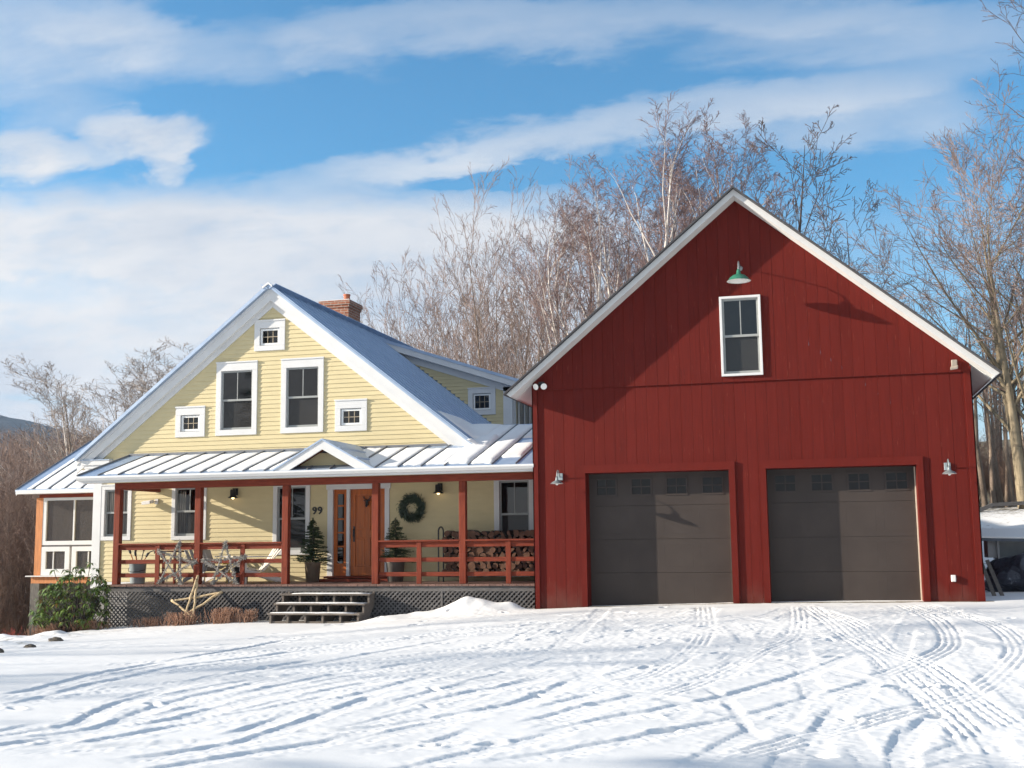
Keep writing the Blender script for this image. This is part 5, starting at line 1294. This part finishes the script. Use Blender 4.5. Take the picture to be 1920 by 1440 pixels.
# ------------------------------------------------------------------ sun, sky with clouds, camera
Ld = Vector((3.4, 1.0, -1.12)).normalized(); Sd = -Ld
EL = math.asin(Sd.z); ROT = math.atan2(Sd.x, Sd.y)
sun = bpy.data.lights.new('sun', 'SUN'); sun.energy = 4.9; sun.angle = math.radians(.5); sun.color = (1,.90,.76)
so_ = bpy.data.objects.new('sun', sun); COL.objects.link(so_); so_.rotation_euler = Ld.to_track_quat('-Z', 'Y').to_euler()
wd = bpy.data.worlds.new('World'); scene.world = wd; wd.use_nodes = True
nt = wd.node_tree; N = nt.nodes; LK = nt.links
bg = N['Background']; bg.inputs['Strength'].default_value = .1
sky = N.new('ShaderNodeTexSky'); sky.sky_type = 'NISHITA'; sky.sun_disc = False; sky.sun_elevation = EL; sky.sun_rotation = ROT
sky.altitude = 400; sky.air_density = 1.0; sky.dust_density = .3; sky.ozone_density = 1.6
tc = N.new('ShaderNodeTexCoord'); sep = N.new('ShaderNodeSeparateXYZ'); LK.new(tc.outputs['Generated'], sep.inputs[0])
def mth(op, a, b=0., c=0., clamp=False):
    m = N.new('ShaderNodeMath'); m.operation = op; m.use_clamp = clamp
    for s, v in zip(m.inputs, (a, b, c)):
        if hasattr(v, 'links'): LK.new(v, s)
        else: s.default_value = v
    return m.outputs[0]
# clouds laid out on the sky by compass bearing (a = x/y) and height (b = z/y)
ay = mth('MAXIMUM', mth('ABSOLUTE', sep.outputs[1]), .08)
a_ = mth('DIVIDE', sep.outputs[0], ay); b_ = mth('DIVIDE', sep.outputs[2], ay)
def cmb(x, y, z=0.):
    c = N.new('ShaderNodeCombineXYZ')
    for s, v in zip(c.inputs, (x, y, z)):
        if hasattr(v, 'links'): LK.new(v, s)
        else: s.default_value = v
    return c.outputs[0]
def noi(vec, scale, det=6, rough=.55, dist=0.):
    n = N.new('ShaderNodeTexNoise'); n.inputs['Scale'].default_value = scale; n.inputs['Detail'].default_value = det; n.inputs['Roughness'].default_value = rough; n.inputs['Distortion'].default_value = dist
    LK.new(vec, n.inputs['Vector']); return n.outputs['Fac']
def stp(e0, e1, x):
    m = N.new('ShaderNodeMapRange'); m.interpolation_type = 'SMOOTHSTEP'; m.inputs[1].default_value = e0; m.inputs[2].default_value = e1
    LK.new(x, m.inputs[0]); return m.outputs[0]
vec = cmb(a_, mth('MULTIPLY', b_, 2.1)); vec2 = cmb(mth('ADD', a_, 4.), mth('MULTIPLY', b_, 3.4))
nA = noi(vec, 3.2, 7, .55, .25); nB = noi(vec2, 9., 6, .6, .2); nC = noi(vec, 22., 8, .65, .6)
nD = noi(cmb(mth('ADD', a_, 9.), mth('MULTIPLY', b_, 1.6), 3.), 7., 6, .6, .4)
wob = mth('ADD', mth('MULTIPLY', mth('SUBTRACT', nA, .5), .085), mth('MULTIPLY', mth('SUBTRACT', nB, .5), .05))
wob = mth('ADD', wob, mth('MULTIPLY', mth('SUBTRACT', nC, .5), .022))
def blob(ca, cb, ra, rb, tilt, amp, soft=1.0):
    """soft ellipse in (a,b) sky coordinates, edge broken by the noise"""
    da = mth('SUBTRACT', mth('ADD', a_, mth('MULTIPLY', mth('SUBTRACT', nD, .5), .16)), ca); db = mth('SUBTRACT', mth('ADD', b_, wob), cb); db = mth('SUBTRACT', db, mth('MULTIPLY', da, tilt))
    d = mth('ADD', mth('POWER', mth('ABSOLUTE', mth('DIVIDE', da, ra)), 2.), mth('POWER', mth('ABSOLUTE', mth('DIVIDE', db, rb)), 2.))
    return mth('MULTIPLY', stp(1+soft, max(0,1-soft), d), amp)
CL = CLOUDS = []
c_ = mth('ADD', b_, mth('MULTIPLY', mth('ADD', a_, .5), .10)); cw = mth('ADD', c_, wob)
fade = stp(-.02, -.30, a_)
bank = mth('MULTIPLY', stp(.350, .300, cw), mth('ADD', mth('MULTIPLY', fade, 1.0), .16))
hole = mth('MULTIPLY', blob(-.77, .268, .13, .016, -.1, .35), 1.)
hole2 = blob(-.26, .325, .13, .010, -.05, .5)
layers = [blob(-.12, .366, .24, .021, .045, .55), blob(-.36, .345, .13, .020, .05, .55),
          blob(-.80, .520, .17, .060, -.1, .50, 1.), blob(-.62, .50, .13, .030, -.25, .34, 1.), blob(-.30, .478, .20, .026, -.12, .38, 1.), blob(-.44, .47, .06, .020, -.3, .30, 1.),
          blob(-.775, .395, .062, .024, -.1, .92, 1.), blob(-.635, .402, .054, .024, -.2, .85, 1.), blob(-.605, .376, .026, .028, .0, .75, 1.), blob(-.69,.385,.035,.014,0,.6,.9), blob(-.72,.43,.12,.02,-.2,.28,1.),
          blob(.09, .420, .18, .028, -.1, .32, 1.), blob(.04, .345, .10, .026, -.05, .42, 1.), blob(-.02, .455, .12, .02, -.1, .22, 1.)]
den = bank
for L in layers: den = mth('MAXIMUM', den, L) if False else mth('SUBTRACT', mth('ADD', den, L), mth('MULTIPLY', den, L))
den = mth('SUBTRACT', den, mth('MAXIMUM', hole, hole2), clamp=True)
den = mth('MULTIPLY', den, mth('ADD', .40, mth('ADD', mth('MULTIPLY', nB, .75), mth('MULTIPLY', nC, .42))), clamp=True)
# unseen cloud added behind the viewer and overhead to whiten the fill light
den = mth('MAXIMUM', den, mth('MULTIPLY', stp(.12, -.22, sep.outputs[1]), .68)); den = mth('MAXIMUM', den, mth('MULTIPLY', stp(.72, .95, sep.outputs[2]), .6))
# thin veil everywhere low down
den = mth('MAXIMUM', den, stp(.16, .03, b_))
shade = stp(.30, .75, mth('ADD', mth('MULTIPLY', nA, .75), mth('MULTIPLY', nB, .35)))
mixc = N.new('ShaderNodeMix'); mixc.data_type = 'RGBA'; LK.new(shade, mixc.inputs[0]); mixc.inputs[6].default_value = (.60,.67,.78,1); mixc.inputs[7].default_value = (.91,.915,.93,1)
CK = .47
cl = N.new('ShaderNodeMix'); cl.data_type = 'RGBA'; cl.blend_type = 'MULTIPLY'; cl.inputs[0].default_value = 1; LK.new(mixc.outputs[2], cl.inputs[6]); cl.inputs[7].default_value = (CK,CK,CK,1)
sk = N.new('ShaderNodeMix'); sk.data_type = 'RGBA'; sk.blend_type = 'MULTIPLY'; sk.inputs[0].default_value = 1; LK.new(sky.outputs[0], sk.inputs[6]); SKK = .085; sk.inputs[7].default_value = (SKK*.44,SKK*.98,SKK*1.20,1)
fin = N.new('ShaderNodeMix'); fin.data_type = 'RGBA'; LK.new(den, fin.inputs[0]); LK.new(sk.outputs[2], fin.inputs[6]); LK.new(cl.outputs[2], fin.inputs[7])
LK.new(fin.outputs[2], bg.inputs['Color']); bg.inputs['Strength'].default_value = 1.0
wd.cycles.sampling_method = 'MANUAL'; wd.cycles.sample_map_resolution = 512

hz = MB(); hz.box(-1700, 700, -300, 1150, -80, 160); HZ = bpy.data.materials.new('haze_air'); HZ.use_nodes = True; hn = HZ.node_tree; hn.nodes.remove(hn.nodes['Principled BSDF'])
pv = hn.nodes.new('ShaderNodeVolumePrincipled'); pv.inputs['Color'].default_value = (.62,.78,1,1); pv.inputs['Density'].default_value = .00022; pv.inputs['Anisotropy'].default_value = .2
hn.links.new(pv.outputs[0], hn.nodes['Material Output'].inputs['Volume']); tag(hz.build('haze', HZ), kind='stuff')
cam = bpy.data.cameras.new('camera'); co = bpy.data.objects.new('camera', cam); COL.objects.link(co); scene.camera = co
PIT, ROL, YAW = math.radians(7.5618), math.radians(.68568), math.radians(14.49215)
def cdir(xr, zr):
    cr, sr = math.cos(ROL), math.sin(ROL); x = cr*xr+sr*zr; z = -sr*xr+cr*zr
    c, s = math.cos(PIT), math.sin(PIT); Y = c-s*z; Z = s+c*z
    cy, sy = math.cos(YAW), math.sin(YAW); return Vector((x*cy-Y*sy, x*sy+Y*cy, Z))
fw = cdir(0,0); rt_ = cdir(1,0)-fw; up = cdir(0,1)-fw
co.matrix_world = Matrix(((rt_.x,up.x,-fw.x,0),(rt_.y,up.y,-fw.y,0),(rt_.z,up.z,-fw.z,0),(0,0,0,1)))
cam.sensor_width = 36; cam.lens = 2202.34/1920*36; cam.clip_start = .1; cam.clip_end = 6000
vs = scene.view_settings; vs.view_transform = 'Standard'; vs.look = 'None'; vs.exposure = 1.03; vs.gamma = 1; vs.use_curve_mapping = False
scene.cycles.max_bounces = 6; scene.cycles.transparent_max_bounces = 12; scene.cycles.use_denoising = True
